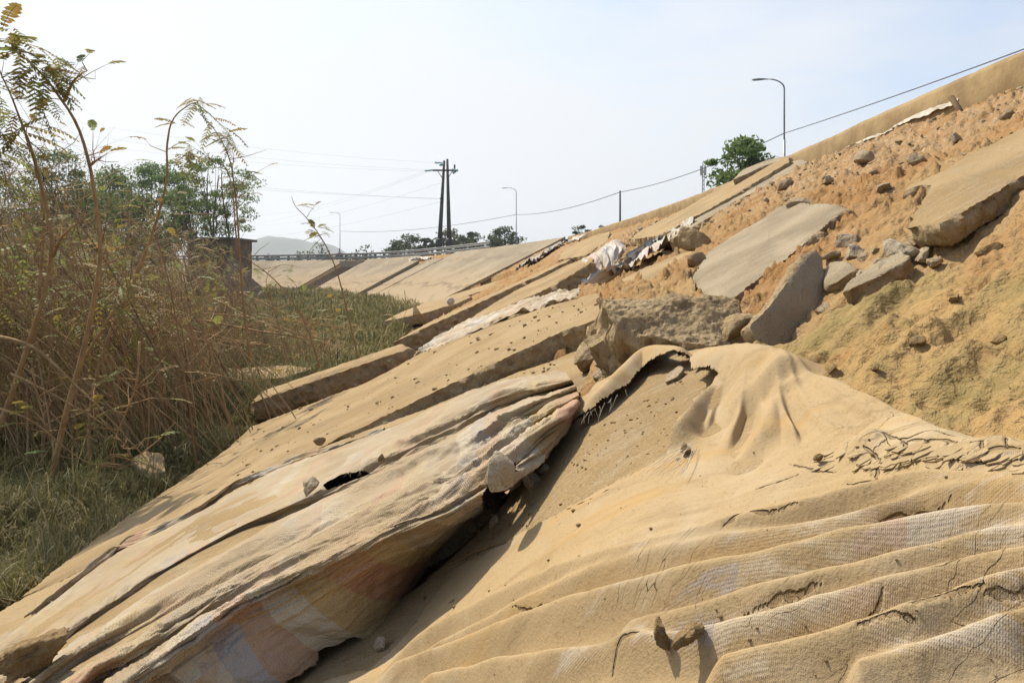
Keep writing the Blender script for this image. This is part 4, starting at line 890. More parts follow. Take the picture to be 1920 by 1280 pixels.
tag(tg, 'nearest sheet, caked with cracked dry mud and torn open at its upper corner', 'tarp'); tarpA = tg

# loose threads at the torn edges
def threads(host, ends, n, seed, group=None, L=(.006, .045), rad=.0005):
    g = np.random.default_rng(seed); mb = MB(); pl = resample(np.array([Q(*e) for e in ends]), 200)
    for _ in range(n):
        p = pl[g.integers(0, 200)]; l = L[0]+(L[1]-L[0])*g.random()**2; d = np.array([g.normal()*.45, -.35+g.normal()*.3, -1.0]); d /= np.linalg.norm(d)
        c = g.normal(size=3)*.10*l; mb.tube([p, p+d*l*.5+c, p+d*l], [rad, rad, rad*.7], 4, cap=False)
    o = mb.build('fringe', M['thread'], host, origin=pl.mean(0)); return tag(o, kind='stuff')
threads(tarpA, [(1080,786,.04),(1130,757,.05),(1175,728,.055)], 15, 5)
threads(tarpB, [(610,900,.03),(650,888,.03),(690,882,.03)], 7, 6, L=(.015, .04), rad=.0006)
g = np.random.default_rng(9); mb = MB()
for i in range(22):
    a = Q(1788+g.normal()*6, 420+g.normal()*3, .0); b = Q(1772+g.normal()*8, 478+g.normal()*5, -.08); m_ = (a+b)/2+g.normal(size=3)*.012+np.array([0, -.02, -.01])
    mb.tube(catmull([a, m_, b], 8), .0012, 4, cap=False)
for i in range(14):
    a = Q(1745+g.normal()*8, 470+g.normal()*6, -.08); mb.tube(catmull([a, a+g.normal(size=3)*.02, a+g.normal(size=3)*.04], 6), .001, 4, cap=False)
o = mb.build('loose_threads', M['thread'], origin=Q(1780, 450, -.03)); tag(o, 'white threads hanging from the underside of the overhanging slab', 'threads', kind='stuff')
mb = MB(); g = np.random.default_rng(12)
for i in range(16):
    a = np.r_[Qn(1290+g.normal()*14, 835+g.normal()*5, .02), 0]; b = np.r_[Qn(1235+g.normal()*40, 880+abs(g.normal())*12, .012), 0]
    for q in (a, b): q[2] = plane_z(q[0])+offA(q[0])+.022
    mb.tube([a, (a+b)/2+np.array([0, 0, .004]), b], .0005, 4, cap=False)
o = mb.build('fringe', M['thread'], tarpA, origin=a); tag(o, kind='stuff')

# clean striped sheet over the raised slab end, and its neighbours
CL = [  # rows from the upper rim down the near side
 [(1098,484,12.6),(1110,478,12.8),(1128,466,13.2),(1143,455,13.6),(1152,449,13.9),(1160,451,13.9),(1170,459,13.7),(1182,472,13.3),(1190,490,12.6)],
 [(1092,488,12.0),(1104,481,12.2),(1125,468,12.5),(1142,458,12.9),(1152,453,13.2),(1163,458,13.1),(1174,468,12.8),(1186,482,12.3),(1194,496,11.7)],
 [(1096,500,11.5),(1110,490,11.5),(1130,482,11.8),(1146,474,12.0),(1158,470,12.2),(1168,476,12.1),(1178,486,11.8),(1188,494,11.5),(1192,502,11.1)],
 [(1094,520,11.2),(1108,512,11.2),(1130,505,11.3),(1148,498,11.4),(1160,494,11.4),(1170,497,11.3),(1178,501,11.1),(1186,505,10.9),(1188,508,10.8)],
 [(1084,536,11.0),(1098,534,10.9),(1118,526,10.9),(1136,520,10.9),(1150,514,10.9),(1160,512,10.8),(1168,511,10.7),(1176,512,10.6),(1182,513,10.5)],
 [(1072,552,10.8),(1086,548,10.7),(1100,543,10.6),(1116,536,10.5),(1130,530,10.4),(1142,526,10.4),(1152,522,10.3),(1164,519,10.3),(1174,517,10.3)],
]
rows = np.array([catmull(np.array([V(*q) for q in r]), 130) for r in CL]); Pm = np.stack([catmull(rows[:, i], 90) for i in range(130)], 0)
du = np.gradient(Pm, axis=0); dv = np.gradient(Pm, axis=1); nr = np.cross(du, dv); nr /= np.linalg.norm(nr, axis=-1, keepdims=True)+1e-9; nr *= -np.sign(nr[..., 1:2].mean())
pp = np.linspace(0, 1, 130)[:, None]+np.zeros((1, 90)); qq = np.linspace(0, 1, 90)[None]+np.zeros((130, 1))
Pm = Pm+nr*(.10*ridged(pp*9+.8*vnoise(pp*4, qq*3, seed=4), qq*1.6, 3, 77)*sstep(.05, .4, qq)+.03*fbm(pp*14, qq*9, octv=4, seed=79))[..., None]
v = Pm.reshape(-1, 3); uv = np.stack([np.cumsum(np.linalg.norm(du, axis=-1), 0).ravel(), np.cumsum(np.linalg.norm(dv, axis=-1), 1).ravel()], 1)
o = mk('striped_sheet', v, grid_faces(130, 90), M['cleantarp'], uv=uv*.6, attrs={'dust': np.full(len(v), .05)}, origin=v.mean(0)); tag(o, 'crumpled white, blue and orange striped sheet draped over a raised slab end', 'tarp')
ribbon('crumpled pale striped sheet lying on the soil right of the draped one', [Q(1180,492,-.1), Q(1205,478,-.1), Q(1232,464,-.1), Q(1255,454,-.08), Q(1268,446,-.05)], [(.55,.2,.3),(.5,.3,.25),(.45,.25,.25),(.35,.2,.2),(.12,.1,.08)], 'striped_sheet', 'cleantarp', 21, 'tarp', sag=.14, nq=50, np_=90, dust=.1, uvs=.6)
def onC(x, y, h=.03): return hit(x, y, CPL)+np.array([0, 0, h])
ribbon('torn striped strip of sheet along the far edge of the broad slab', [onC(796,656), onC(840,636), onC(890,618), onC(940,598), onC(990,580), onC(1040,566), onC(1085,555)], [(.10,.2,.07),(.14,.4,.13),(.12,.35,.11),(.08,.3,.07),(.08,.3,.06),(.05,.2,.035),(.03,.12,.02)], 'striped_sheet', 'cleantarp', 25, 'tarp', sag=.05, nq=44, np_=160, dust=.62, uvs=.45)


# crumpled torn hem of the folded sheet along its rear edge
hem = [hit(x, y, BPL)+np.array([0, 0, .012]) for x, y in ((70,1150),(150,1092),(225,1030),(300,1000),(375,962),(430,925),(480,898),(560,864),(640,840),(720,806))]
o = ribbon(None, hem, [(.0,.07,.0),(.0,.09,.0),(.0,.10,.01),(.02,.09,.015),(.02,.08,.015),(.02,.09,.015),(.02,.09,.01),(.01,.08,.01),(.01,.07,.0),(.0,.04,.0)], 'torn_hem', 'tarp', 35, None, sag=.03, nq=40, np_=220, dust=.45, host=tarpB)
# ------------------------------------------------------------------ railing, lamps, poles, wires
def rail_at(s, off=3.0):
    p = P_at(s); n = N_at(s); p = p.copy(); p[..., 0] -= n[..., 0]*off; p[..., 1] -= n[..., 1]*off; return p
sg = np.linspace(0, 1, 46); sA = np.interp(918, *(lambda x, s: (x[np.argsort(x)], s[np.argsort(x)]))(*(lambda s: (960+F*rail_at(s)[:, 0]/rail_at(s)[:, 1], s))(np.linspace(s_of_Y(55), CS[-1]-20, 400))))
posts = sA+sg*98
gr = empty('guard_rail', rail_at(np.array(sA)), 'steel guard rail on grey posts along the far road', 'guard rail')
for s in posts:
    p = rail_at(np.array(s)); mb = MB(); n = N_at(np.array(s)); ax = np.array([[n[0], n[1], 0], [-n[1], n[0], 0], [0, 0, 1]])
    mb.box(p+np.array([0, 0, .42]), (.26, .30, 1.24), ax); mb.build('post', M['post'], gr, False, origin=tuple(p))
for z0 in (.92, .42):
    mb = MB(); ss = np.linspace(posts[0]-.8, posts[-1], 90); p = rail_at(ss, 2.80)
    for dz in (-.09, .0, .09):
        q = p.copy(); q[:, 2] += z0+dz; mb.tube(q, .075 if dz else .04, 6)
    mb.build('rail_beam', M['rail'], gr, True, origin=gr.location)

def lamp(x, y, z0, ztop, reach, label):
    e = empty('street_lamp', (x, y, z0), label, 'street lamp', 'street lamps along the road')
    hgt = ztop-z0; mb = MB(); mb.tube([(x, y, z0), (x, y, z0+hgt*.62)], [.085, .075], 10); mb.build('pole', M['galv'], e, origin=e.location)
    t = np.linspace(0, 1, 22)[:, None]; th = t*math.pi/2*1.12; zc = ztop-reach*.62
    arm = np.concatenate([np.array([[x, y, z0+hgt*.62]]), np.concatenate([x-reach*(1-np.cos(th)), y+0*th, zc+(ztop-zc)*np.sin(th)], 1)])
    mb = MB(); mb.tube(arm, np.linspace(.055, .038, len(arm)), 8); mb.build('curved_arm', M['lampgrey'], e, origin=e.location)
    tip = arm[-1]; d = arm[-1]-arm[-3]; d /= np.linalg.norm(d); sd = np.array([0, 1., 0]); up = np.cross(sd, d)*1.0
    if up[2] < 0: up = -up
    L = .95; k = np.linspace(0, 1, 9); mb = MB(); sec = []
    for kk in k:
        w = .05+.13*math.sin(min(1, kk*1.6)*math.pi/2)*(1-.35*max(0, kk-.7)/.3); h = .045+.06*math.sin(min(1, kk*1.5)*math.pi/2)*(1-.5*max(0, kk-.75)/.25)
        c = tip+d*(kk*L-.08); sec.append([c+sd*w*math.cos(a)+up*(h*math.sin(a) if math.sin(a) > 0 else .35*h*math.sin(a)) for a in np.linspace(0, 2*math.pi, 12, endpoint=False)])
    sec = np.array(sec); vv = sec.reshape(-1, 3); i, j = np.meshgrid(np.arange(8), np.arange(12), indexing='ij'); kx = (j+1) % 12
    q = np.stack([i*12+j, i*12+kx, (i+1)*12+kx, (i+1)*12+j], -1).reshape(-1, 4)
    cap = np.array([[0, m, m+1] for m in range(1, 11)]+[[96, 96+m+1, 96+m] for m in range(1, 11)]); mb.add(vv, q, cap); mb.build('lamp_head', M['lampgrey'], e, origin=e.location)
    return e
lamp(17.55, 44, 4.45, 14.75, 1.0, 'nearest street lamp, rising behind the bare red slope')
lamp(.65, 104, 3.9, 14.9, 1.1, 'middle street lamp, right of the twin power pole')
lamp(-37.8, 150, 3.8, 15.0, 1.1, 'farthest tiny street lamp above the distant guard rail')
def sagline(a, b, sag, n=24):
    t = np.linspace(0, 1, n)[:, None]; p = np.asarray(a)*(1-t)+np.asarray(b)*t; p[:, 2] -= 4*sag*(t*(1-t))[:, 0]; return p
L0, L1, L15, L2, L3 = (22.5, -14, 11.6), (17.5, 44, 11.25), (10.45, 66, 9.95), (.65, 104, 10.85), (-37.8, 150, 10.9)
mb = MB(); mb.tube(sagline(L0, L1, .75), .026, 5); mb.tube(sagline(L1, (10.45, 66, 9.97), .5), .03, 5); mb.tube(sagline((10.45, 66, 9.97), L2, .6), .035, 5); mb.tube(sagline(L2, L3, 1.0), .035, 5)
o = mb.build('overhead_cable', M['cable'], origin=L1); tag(o, 'twisted cable slung low from lamp to lamp along the road', 'cable')
mb = MB(); mb.tube([(10.45, 66, 4.3), (10.45, 66, 10.1)], [.11, .08], 8); o = mb.build('cable_post', M['polec'], origin=(10.45, 66, 4.3)); tag(o, 'thin post holding the cable between two lamps', 'post')
# telecom mast
e = empty('telecom_mast', (56, 200, 3), 'slim telecom mast with panel antennas seen above the crest', 'mast')
mb = MB()
for a in range(3):
    c, s = math.cos(a*2.09), math.sin(a*2.09); mb.tube([(56+c*.4, 200+s*.4, 3), (56+c*.3, 200+s*.3, 33)], .09, 5)
for z in np.arange(4, 33, 1.2):
    for a in range(3):
        b = a+1; mb.tube([(56+.37*math.cos(a*2.09), 200+.37*math.sin(a*2.09), z), (56+.37*math.cos(b*2.09), 200+.37*math.sin(b*2.09), z+1.1)], .05, 4, cap=False)
mb.build('lattice', M['galv'], e, False, origin=e.location)
for a in range(4):
    mb = MB(); mb.box((56+.85*math.cos(a*1.57+.4), 200+.85*math.sin(a*1.57+.4), 31.4), (.42, .42, 2.6)); mb.box((56+.5*math.cos(a*1.57+.4), 200+.5*math.sin(a*1.57+.4), 31.4), (.7, .1, .1)); mb.build('panel_antenna', M['lampgrey'], e, False, origin=e.location)
# twin power pole
PX, PY, PZ = -8.9, 88, 3.9
e = empty('power_pole', (PX, PY, PZ), 'tall twin-leg concrete power pole with a cross arm and glass insulators', 'power pole')
for sx in (-1, 1):
    mb = MB(); top = (PX+.36+sx*.20, PY, 16.5+.2*(sx > 0)); mb.tube([(PX+.15+sx*.72, PY, PZ-.3), top], [.34, .15], 10); lg = mb.build('leg', M['polec'], e, origin=e.location)
    mb = MB(); mb.tube([(PX+.15+sx*.70, PY, 5.3), (PX+.15+sx*.69, PY, 5.6), (PX+.16+sx*.66, PY, 6.3), (PX+.16+sx*.66, PY, 6.5)], [.38, .50, .46, .34], 10); mb.build('leg_collar', M['dark'], e, origin=e.location)
mb = MB(); mb.box((PX+.25, PY-.25, 15.25), (3.1, .12, .14)); mb.box((PX+.25, PY+.25, 15.25), (3.1, .12, .14)); mb.build('cross_arm', M['dark'], e, False, origin=e.location)
for sx in (-1, 1):
    mb = MB(); mb.tube([(PX+.32+sx*.3, PY-.26, 14.1), (PX+.3+sx*1.0, PY-.26, 15.2)], .05, 5); mb.build('arm_brace', M['dark'], e, origin=e.location)
def insul(a, b):
    mb = MB(); a = np.array(a); b = np.array(b); k = np.linspace(0, 1, 13); r = [.04 if i % 2 == 0 else .17 for i in range(13)]; mb.tube(a+(b-a)*k[:, None], r, 8); mb.build('insulator', M['insul'], e, origin=e.location)
insul((PX-1.3, PY-.2, 15.25), (PX-2.3, PY-.5, 15.1)); insul((PX+1.2, PY-.3, 15.3), (PX+2.0, PY-.9, 15.1)); insul((PX+.0, PY-.25, 16.15), (PX-1.0, PY-.6, 16.15)); insul((PX+.1, PY-.25, 16.0), (PX-.3, PY-1.0, 15.8)); insul((PX+1.7, PY-.2, 15.2), (PX+1.4, PY-.8, 14.8))
mb = MB(); mb.tube([(PX+1.5, PY, 15.3), (PX+1.5, PY, 16.0)], .12, 6); mb.build('arrester', M['dark'], e, origin=e.location)
mb = MB(); mb.box((PX-.12, PY-.3, 11.6), (.5, .5, .1)); mb.build('clamp', M['dark'], e, False, origin=e.location)
mb = MB(); mb.box((PX-.15, PY-.3, 11.1), (.4, .4, .1)); mb.build('clamp', M['dark'], e, False, origin=e.location)
def wires(label, segs, r=.006):
    mb = MB()
    for a, b, s in segs: mb.tube(sagline(a, b, s, 30), r, 4, cap=False)
    o = mb.build('power_line', M['cable'], origin=segs[0][0]); tag(o, label, 'power line')
wires('upper power lines running left from the top of the twin pole', [((PX-1.0, PY-.6, 16.15), V(-200,165,70), 1.2), ((PX-2.3, PY-.5, 15.1), V(-200,215,70), 1.2), ((PX+.2, PY-1, 15.1), V(-200,190,68), 1.3)])
wires('lower pair of power lines running left from the clamp of the twin pole', [((PX-.2, PY-.3, 11.6), V(-200,288,74), .8), ((PX-.2, PY-.3, 11.5), V(-200,272,72), .8)], .008)
wires('thin lines falling to the distance left of the twin pole', [((PX-2.2, PY-.5, 15.1), V(480,400,260), 2), ((PX-.2, PY-.3, 11.2), V(440,440,260), 2), ((PX-2.0, PY, 15.0), V(440,420,280), 2), ((PX-.2, PY-.3, 13.6), V(470,420,260), 2)], .009)

# ------------------------------------------------------------------ old masonry at the left end of the bay
e = empty('masonry_abutment', V(400, 520, 62)*np.array([1, 1, 0]), 'dark old masonry abutment behind the thicket with a crumbling sloped foot', 'abutment')
def blk(px0, px1, pt, Y, dep, z0=0.0, sub=14):
    a, b = V(px0, pt, Y), V(px1, pt, Y); mb = MB(); k = np.linspace(0, 1, sub); z = np.linspace(z0, a[2], sub); KX, KZ = np.meshgrid(k, z, indexing='ij')
    def face(x, y): v = np.stack([x.ravel()+.06*fbm(KX.ravel()*9, KZ.ravel()*2, y.ravel()*0+1, octv=3, seed=4), y.ravel()+.08*fbm(KX.ravel()*9, KZ.ravel()*2, octv=3, seed=5), KZ.ravel()], 1); mb.add(v, grid_faces(sub, sub))
    face(a[0]+(b[0]-a[0])*KX, Y+0*KX); face(b[0]+0*KX, Y+dep*KX); face(a[0]+0*KX, Y+dep*KX); mb.add([(a[0]-.1, Y-.1, a[2]), (b[0]+.1, Y-.1, a[2]), (b[0]+.1, Y+dep, a[2]), (a[0]-.1, Y+dep, a[2])], [(0, 1, 2, 3)])
    return mb
blk(352, 416, 452, 62, 6).build('wall', M['brick'], e, False, origin=e.location); blk(414, 433, 449, 61.8, 5).build('pier', M['brick'], e, False, origin=e.location)
a, b = V(345, 446, 61.7), V(436, 448, 61.7); mb = MB(); mb.box((a+b)/2+np.array([0, 2.9, 0]), (b[0]-a[0], 6.2, .22)); mb.build('coping', M['polec'], e, False, origin=e.location)
hx = np.linspace(0, 1, 40); hy = np.linspace(0, 1, 24); HX, HY = np.meshgrid(hx, hy, indexing='ij'); a, b = V(432, 470, 61), V(478, 530, 59)
zz = (1-HX)**.8*(a[2]-.1)*(1-np.abs(HY-.5)*1.2)+.35*fbm(HX*7, HY*7, octv=4, seed=31)-.3; v = np.stack([(a[0]+(b[0]-a[0])*1.15*HX).ravel(), (58+6*HY).ravel(), zz.ravel()], 1)
mk('rubble_foot', v, grid_faces(40, 24), M['brick'], parent=e, origin=tuple(e.location))

# ------------------------------------------------------------------ far hills
mx = np.linspace(-1750, -560, 150); my = np.linspace(2250, 3100, 40); MX, MY = np.meshgrid(mx, my, indexing='ij')
prx = np.array([380, 430, 470, 483, 500, 520, 540, 560, 580, 605, 620, 632, 660, 700, 740]); pry = np.array([505, 484, 456, 447, 441, 438, 439, 443, 449, 451, 456, 462, 478, 489, 505])
ppx = 960+F*MX/2500; ridge = np.interp(ppx, prx, (505-pry)/F*2500+2.5); zz = ridge*np.exp(-((MY-2500)/260)**2)*(1+.10*fbm(MX*.012, MY*.012, octv=4, seed=44))-8
tag(mk('mountain', np.stack([MX.ravel(), MY.ravel(), zz.ravel()], 1), grid_faces(150, 40), M['mount']), kind='structure')

# ------------------------------------------------------------------ trees
def leafcards(mb, C, size, g, elong=2.2, tint=(.2, .9), droop=.25):
    """one small bent card at each centre in C"""
    n = len(C); d = g.normal(size=(n, 3)); d[:, 2] -= droop; d /= np.linalg.norm(d, axis=1)[:, None]; s = np.cross(d, g.normal(size=(n, 3))); s /= np.linalg.norm(s, axis=1)[:, None]
    sz = size*g.uniform(.6, 1.3, n)[:, None]; w = s*sz/elong*.5
    v = np.stack([C-d*sz*.5, C+w, C+d*sz*.5, C-w], 1).reshape(-1, 3); i = np.arange(n)*4
    mb.add(v, np.stack([i, i+1, i+2, i+3], 1), None, np.repeat(g.uniform(*tint, n), 4))
def tree(label, base, hgt, spread, seed, nclump, nleaf, leaf, mat='leaf', trunk=.14, low=.35, group=None, name='leafy_tree', cr=.16, fork=1, shape=1.0, tint=(.1, .9), barkm='bark'):
    g = np.random.default_rng(seed); base = np.asarray(base, float); e = empty(name, base, label, 'tree', group); tb = MB(); cb = MB()
    for k in range(fork):
        off = g.normal(size=2)*spread*.10*(k > 0); lean = g.normal(size=2)*spread*.12
        tp = np.array([base+np.array([off[0]+lean[0]*t**1.3+.03*hgt*math.sin(t*5+k), off[1]+lean[1]*t**1.3, hgt*.86*t]) for t in np.linspace(0, 1, 9)]); tb.tube(tp, np.linspace(trunk, trunk*.25, 9), 7)
        for j in range(nclump//fork):
            t = g.uniform(low, 1.0); a = g.uniform(0, 6.28); env = math.sin(math.pi*min(1, max(.08, (t-low*.75)/(1.08-low*.75)))**shape); r = spread*env*math.sqrt(g.uniform(.08, 1))
            st = tp[min(8, max(1, int(t*8-1)))]; c = base+np.array([off[0]+lean[0]*t+r*math.cos(a), off[1]+lean[1]*t+r*math.sin(a), hgt*(t*.93+.05)])
            tb.tube([st, (st+c)/2+np.array([0, 0, -.03*hgt]), c], [trunk*.28, trunk*.16, trunk*.05], 4, cap=False)
            rad = spread*cr*2.3*g.uniform(.5, 1.5); pts = g.normal(size=(nleaf, 3)); pts *= (g.random((nleaf, 1))**.45)/np.linalg.norm(pts, axis=1)[:, None]
            lo_ = g.uniform(tint[0], tint[1]-.25); leafcards(cb, c+pts*rad*np.array([1.25, 1.25, .62]), leaf, g, 2.4, (lo_, min(1, lo_+.3)))
    tb.build('trunk', M[barkm], e, origin=base); cb.build('crown', M[mat], e, False, origin=base); return e
def gp(px, Y, z=0.0): return np.array([(px-960)/F*Y, Y, z])
def hz(py, Y): return (505-py)/F*Y+2.5
tree('slender tall tree with airy crown, rightmost of the trees behind the thicket', gp(425, 66, 0), hz(288, 66), 3.6, 1, 62, 90, .30, trunk=.16, low=.40, cr=.10, fork=3, shape=.8)
tree('airy tree leaning left beside the tall slender tree', gp(360, 70, 0), hz(290, 70), 2.7, 2, 48, 100, .30, trunk=.15, low=.38, cr=.11, fork=2)
tree('rounded green tree in the gap left of the airy pair', gp(290, 74, 0), hz(308, 74), 4.0, 3, 80, 120, .32, 'brightleaf', low=.3, cr=.12)
tree('dark rounded tree behind the middle of the thicket', gp(205, 70, 0), hz(316, 70), 3.8, 4, 70, 120, .32, low=.3, cr=.12)
tree('darkest tall tree near the left edge', gp(105, 56, 0), hz(280, 56), 3.2, 5, 84, 130, .28, low=.25, cr=.13, tint=(0, .5))
tree('dark tree filling the left edge of the picture', gp(10, 52, 0), hz(335, 52), 4.0, 6, 84, 130, .28, low=.1, cr=.14, tint=(0, .55))
tree('dark bushy tree low between the left trees', gp(150, 60, 0), hz(365, 60), 4.2, 16, 60, 150, .34, low=.08, cr=.15, tint=(0, .6))
tree('dark bushy tree low in front of the rounded green tree', gp(255, 66, 0), hz(375, 66), 4.4, 17, 60, 150, .36, low=.08, cr=.15, tint=(0, .6))
tree('bright leafy tree top showing over the crest beside the nearest lamp', gp(1392, 40, 4.2), hz(262, 40)-4.2, 2.0, 7, 40, 90, .34, 'brightleaf', trunk=.09, low=.42, cr=.13, fork=2, tint=(.2, 1))
far = [(775,438,150,5.2,'dense rounded distant tree left of the twin pole'),(748,455,160,3.6,'thin pale distant tree at the left of its row'),(800,446,150,2.0,'narrow distant tree just left of the twin pole'),(838,430,165,4.2,'sparse distant tree seen between the legs of the twin pole'),(868,434,150,3.0,'leaning distant tree with a flat top right of the twin pole'),(893,436,170,4.6,'sparse umbrella-shaped distant tree above the guard rail end'),(950,426,140,3.8,'tall sparse distant tree beside the middle lamp'),(928,447,135,3.2,'dark distant bush at the end of the guard rail')]
for i, (px, py, Y, sp, lb) in enumerate(far):
    tree(lb, gp(px, Y, 1.5), hz(py, Y)-1.5, sp, 30+i, 26 if i != 5 else 18, 46, .75, 'farveg', trunk=.2, low=.3 if i in (0, 7) else .45, cr=.13, shape=.8, name='distant_tree', group='distant trees beyond the far road')
tree('tiny flat-topped tree above the crest right of the far panel', gp(1087, 70, 4), hz(424, 70)-4, 1.0, 50, 10, 40, .3, 'farveg', trunk=.06, low=.6, cr=.14, name='distant_tree', group='distant trees beyond the far road')
tree('tiny rounded tree on the crest line', gp(1140, 80, 3), hz(418, 80)-3, 1.2, 51, 12, 40, .3, 'farveg', trunk=.06, low=.4, cr=.14, name='distant_tree', group='distant trees beyond the far road')
# far tree line reading as one mass
g = np.random.default_rng(71); mb = MB()
for i in range(260):
    px = g.uniform(-250, 940); Y = g.uniform(240, 420); h = g.uniform(5.0, 11)*(.8+.4*vnoise(np.array([px*.02]), np.array([0.]))[0]); c = gp(px, Y, 0)
    pts = g.normal(size=(120, 3)); pts *= (g.random((120, 1))**.4)/np.linalg.norm(pts, axis=1)[:, None]; leafcards(mb, c+np.array([0, 0, h*.5])+pts*np.array([4.5, 4.5, h*.5]), 1.6, g, 1.8, (0, .8))
tag(mb.build('distant_treeline', M['farveg'], None, False), 'low hazy belt of distant trees under the mountain', 'trees', kind='stuff')

# ------------------------------------------------------------------ rider
def skin_body(name, pts, edges, rad, mat, parent, org, sub=2):
    me = bpy.data.meshes.new(name); me.from_pydata([tuple(np.array(p)) for p in pts], edges, []); o = bpy.data.objects.new(name, me); COL.objects.link(o)
    o.modifiers.new('skin', 'SKIN'); sd = o.modifiers.new('smooth', 'SUBSURF'); sd.levels = sub; sd.render_levels = sub
    for i, r in enumerate(rad): me.skin_vertices[0].data[i].radius = (r, r)
    me.skin_vertices[0].data[0].use_root = True; me.materials.append(mat)
    if parent is not None: o.parent = parent
    return o
sv = np.linspace(s_of_Y(60), CS[-1]-15, 1500); rv = rail_at(sv, 4.6); sr = sv[np.argmin(np.abs(960+F*rv[:, 0]/rv[:, 1]-637))]; rp = rail_at(np.array(sr), 4.6); rp[2] = 3.88
bk = empty('motorbike', rp, 'small dark motorbike ridden along the far road behind the guard rail', 'motorbike')
pz = (.0, .0)
def wheel(x):
    t = np.linspace(0, 2*math.pi, 26); mb = MB(); mb.tube(np.stack([x+.28*np.cos(t), 0*t, .3+.28*np.sin(t)], 1), .05, 6, cap=False)
    for a in np.linspace(0, math.pi, 5)[:-1]: mb.tube([(x+.27*math.cos(a), 0, .3+.27*math.sin(a)), (x-.27*math.cos(a), 0, .3-.27*math.sin(a))], .008, 4)
    o = mb.build('wheel', M['dark']); o.parent = bk
wheel(-.62); wheel(.62)
mb = MB(); mb.tube([(-.62, 0, .3), (-.2, 0, .42), (.12, 0, .5), (.45, 0, .95), (.62, 0, .3)], [.04, .12, .12, .07, .035], 8); mb.tube([(-.75, 0, .78), (-.3, 0, .8), (.1, 0, .72)], [.08, .11, .07], 8); mb.tube([(-.7, 0, .55), (-.3, 0, .6), (.1, 0, .5)], [.06, .12, .1], 8); o = mb.build('frame', M['dark']); o.parent = bk
mb = MB(); mb.tube([(.40, -.33, 1.05), (.46, 0, 1.0), (.40, .33, 1.05)], .02, 6); o = mb.build('handlebar', M['galv']); o.parent = bk
bk.rotation_euler = (0, 0, math.atan2(*(CT[np.argmin(np.abs(CS-sr))][::-1]))+math.pi); bk.location = tuple(rp)
pe = empty('person', rp, 'rider in a pale shirt and red helmet on the far road', 'person'); pe.rotation_euler = bk.rotation_euler
B = [(-.15,0,.86),(-.12,0,1.1),(-.07,0,1.38),(-.05,0,1.5),(-.02,0,1.62),(-.07,.17,1.36),(.1,.26,1.15),(.36,.28,1.06),(-.07,-.17,1.36),(.1,-.26,1.15),(.36,-.28,1.06),(-.1,.1,.84),(.25,.16,.8),(.12,.16,.38),(.24,.16,.32),(-.1,-.1,.84),(.25,-.16,.8),(.12,-.16,.38),(.24,-.16,.32)]
E = [(0,1),(1,2),(2,3),(3,4),(2,5),(5,6),(6,7),(2,8),(8,9),(9,10),(0,11),(11,12),(12,13),(13,14),(0,15),(15,16),(16,17),(17,18)]
RA = [.15,.14,.15,.055,.09,.06,.045,.035,.06,.045,.035,.09,.075,.05,.04,.09,.075,.05,.04]
o = skin_body('body', B, E, RA, M['cloth_w'], pe, rp)
v, f = ico(3); hv = v*np.array([.135, .125, .13])+np.array([-.03, 0, 1.70]); o = mk('helmet', hv[:, :], f, M['red']); o.parent = pe
v2 = v*np.array([.09, .085, .12])+np.array([.0, 0, 1.62]); o = mk('head', v2, f, M['skin']); o.parent = pe
mb = MB(); mb.tube([(-.1,.1,.86),(.25,.165,.81),(.12,.165,.4)], [.105,.09,.065], 8); mb.tube([(-.1,-.1,.86),(.25,-.165,.81),(.12,-.165,.4)], [.105,.09,.065], 8); o = mb.build('trousers', M['dark']); o.parent = pe

c = V(845, 565, 27); t = np.linspace(0, 2*math.pi, 25)[:-1]; mb = MB()
for k_, (r_, d_) in enumerate(((.15, 0), (.15, .02), (.11, .035), (.0, .04))): pass
ring = lambda r_, d_: np.stack([c[0]+r_*np.cos(t), c[1]-d_+0*t+.3*r_*np.sin(t), c[2]+r_*np.sin(t)], 1)
rg = [ring(.15, -.02), ring(.155, .0), ring(.13, .02), ring(.02, .025)]; i = np.arange(24); j = (i+1) % 24
mb.add(np.vstack(rg), np.vstack([np.stack([k*24+i, k*24+j, (k+1)*24+j, (k+1)*24+i], 1) for k in range(3)]))
o = mb.build('white_disc', M['plastic'], None, True, origin=c); tag(o, 'white round plastic disc leaning on the slabs at the far grass edge', 'disc')
# ------------------------------------------------------------------ vegetation
def gz(x, y): return 0.10*fbm(np.asarray(x)*.25, np.asarray(y)*.25, seed=3)-.05
def frond(mb, p, d, L, g, npair=9, tint=.5, curl=.35):
    """a feathery leaf: rachis with a row of narrow leaflets on each side"""
    d = d/np.linalg.norm(d); side = np.cross(d, [0, 0, 1.0]); side /= np.linalg.norm(side)+1e-9
    t = np.linspace(0, 1, npair+1); R_ = p+d*L*t[:, None]; R_[:, 2] -= curl*L*t**2
    mb.tube(R_, .0016+L*.004, 3, tint*.6, cap=False)
    for s in (-1, 1):
        C = R_[1:]; l = L*.24*np.sin(np.linspace(.5, 2.7, npair))[:, None]; a = side*s*l+d*l*.35+np.array([0, 0, -1.0])*l*g.uniform(.1, .5, (npair, 1)); w = d*L*.5/npair
        v = np.stack([C-w*.55, C+a*.6-w*.8, C+a, C+a*.6+w*.8, C+w*.55], 1).reshape(-1, 3); i = np.arange(npair)*5
        mb.add(v, np.stack([i, i+1, i+3, i+4], 1), np.stack([i+1, i+2, i+3], 1), np.clip(tint+g.normal()*.08, 0, 1))
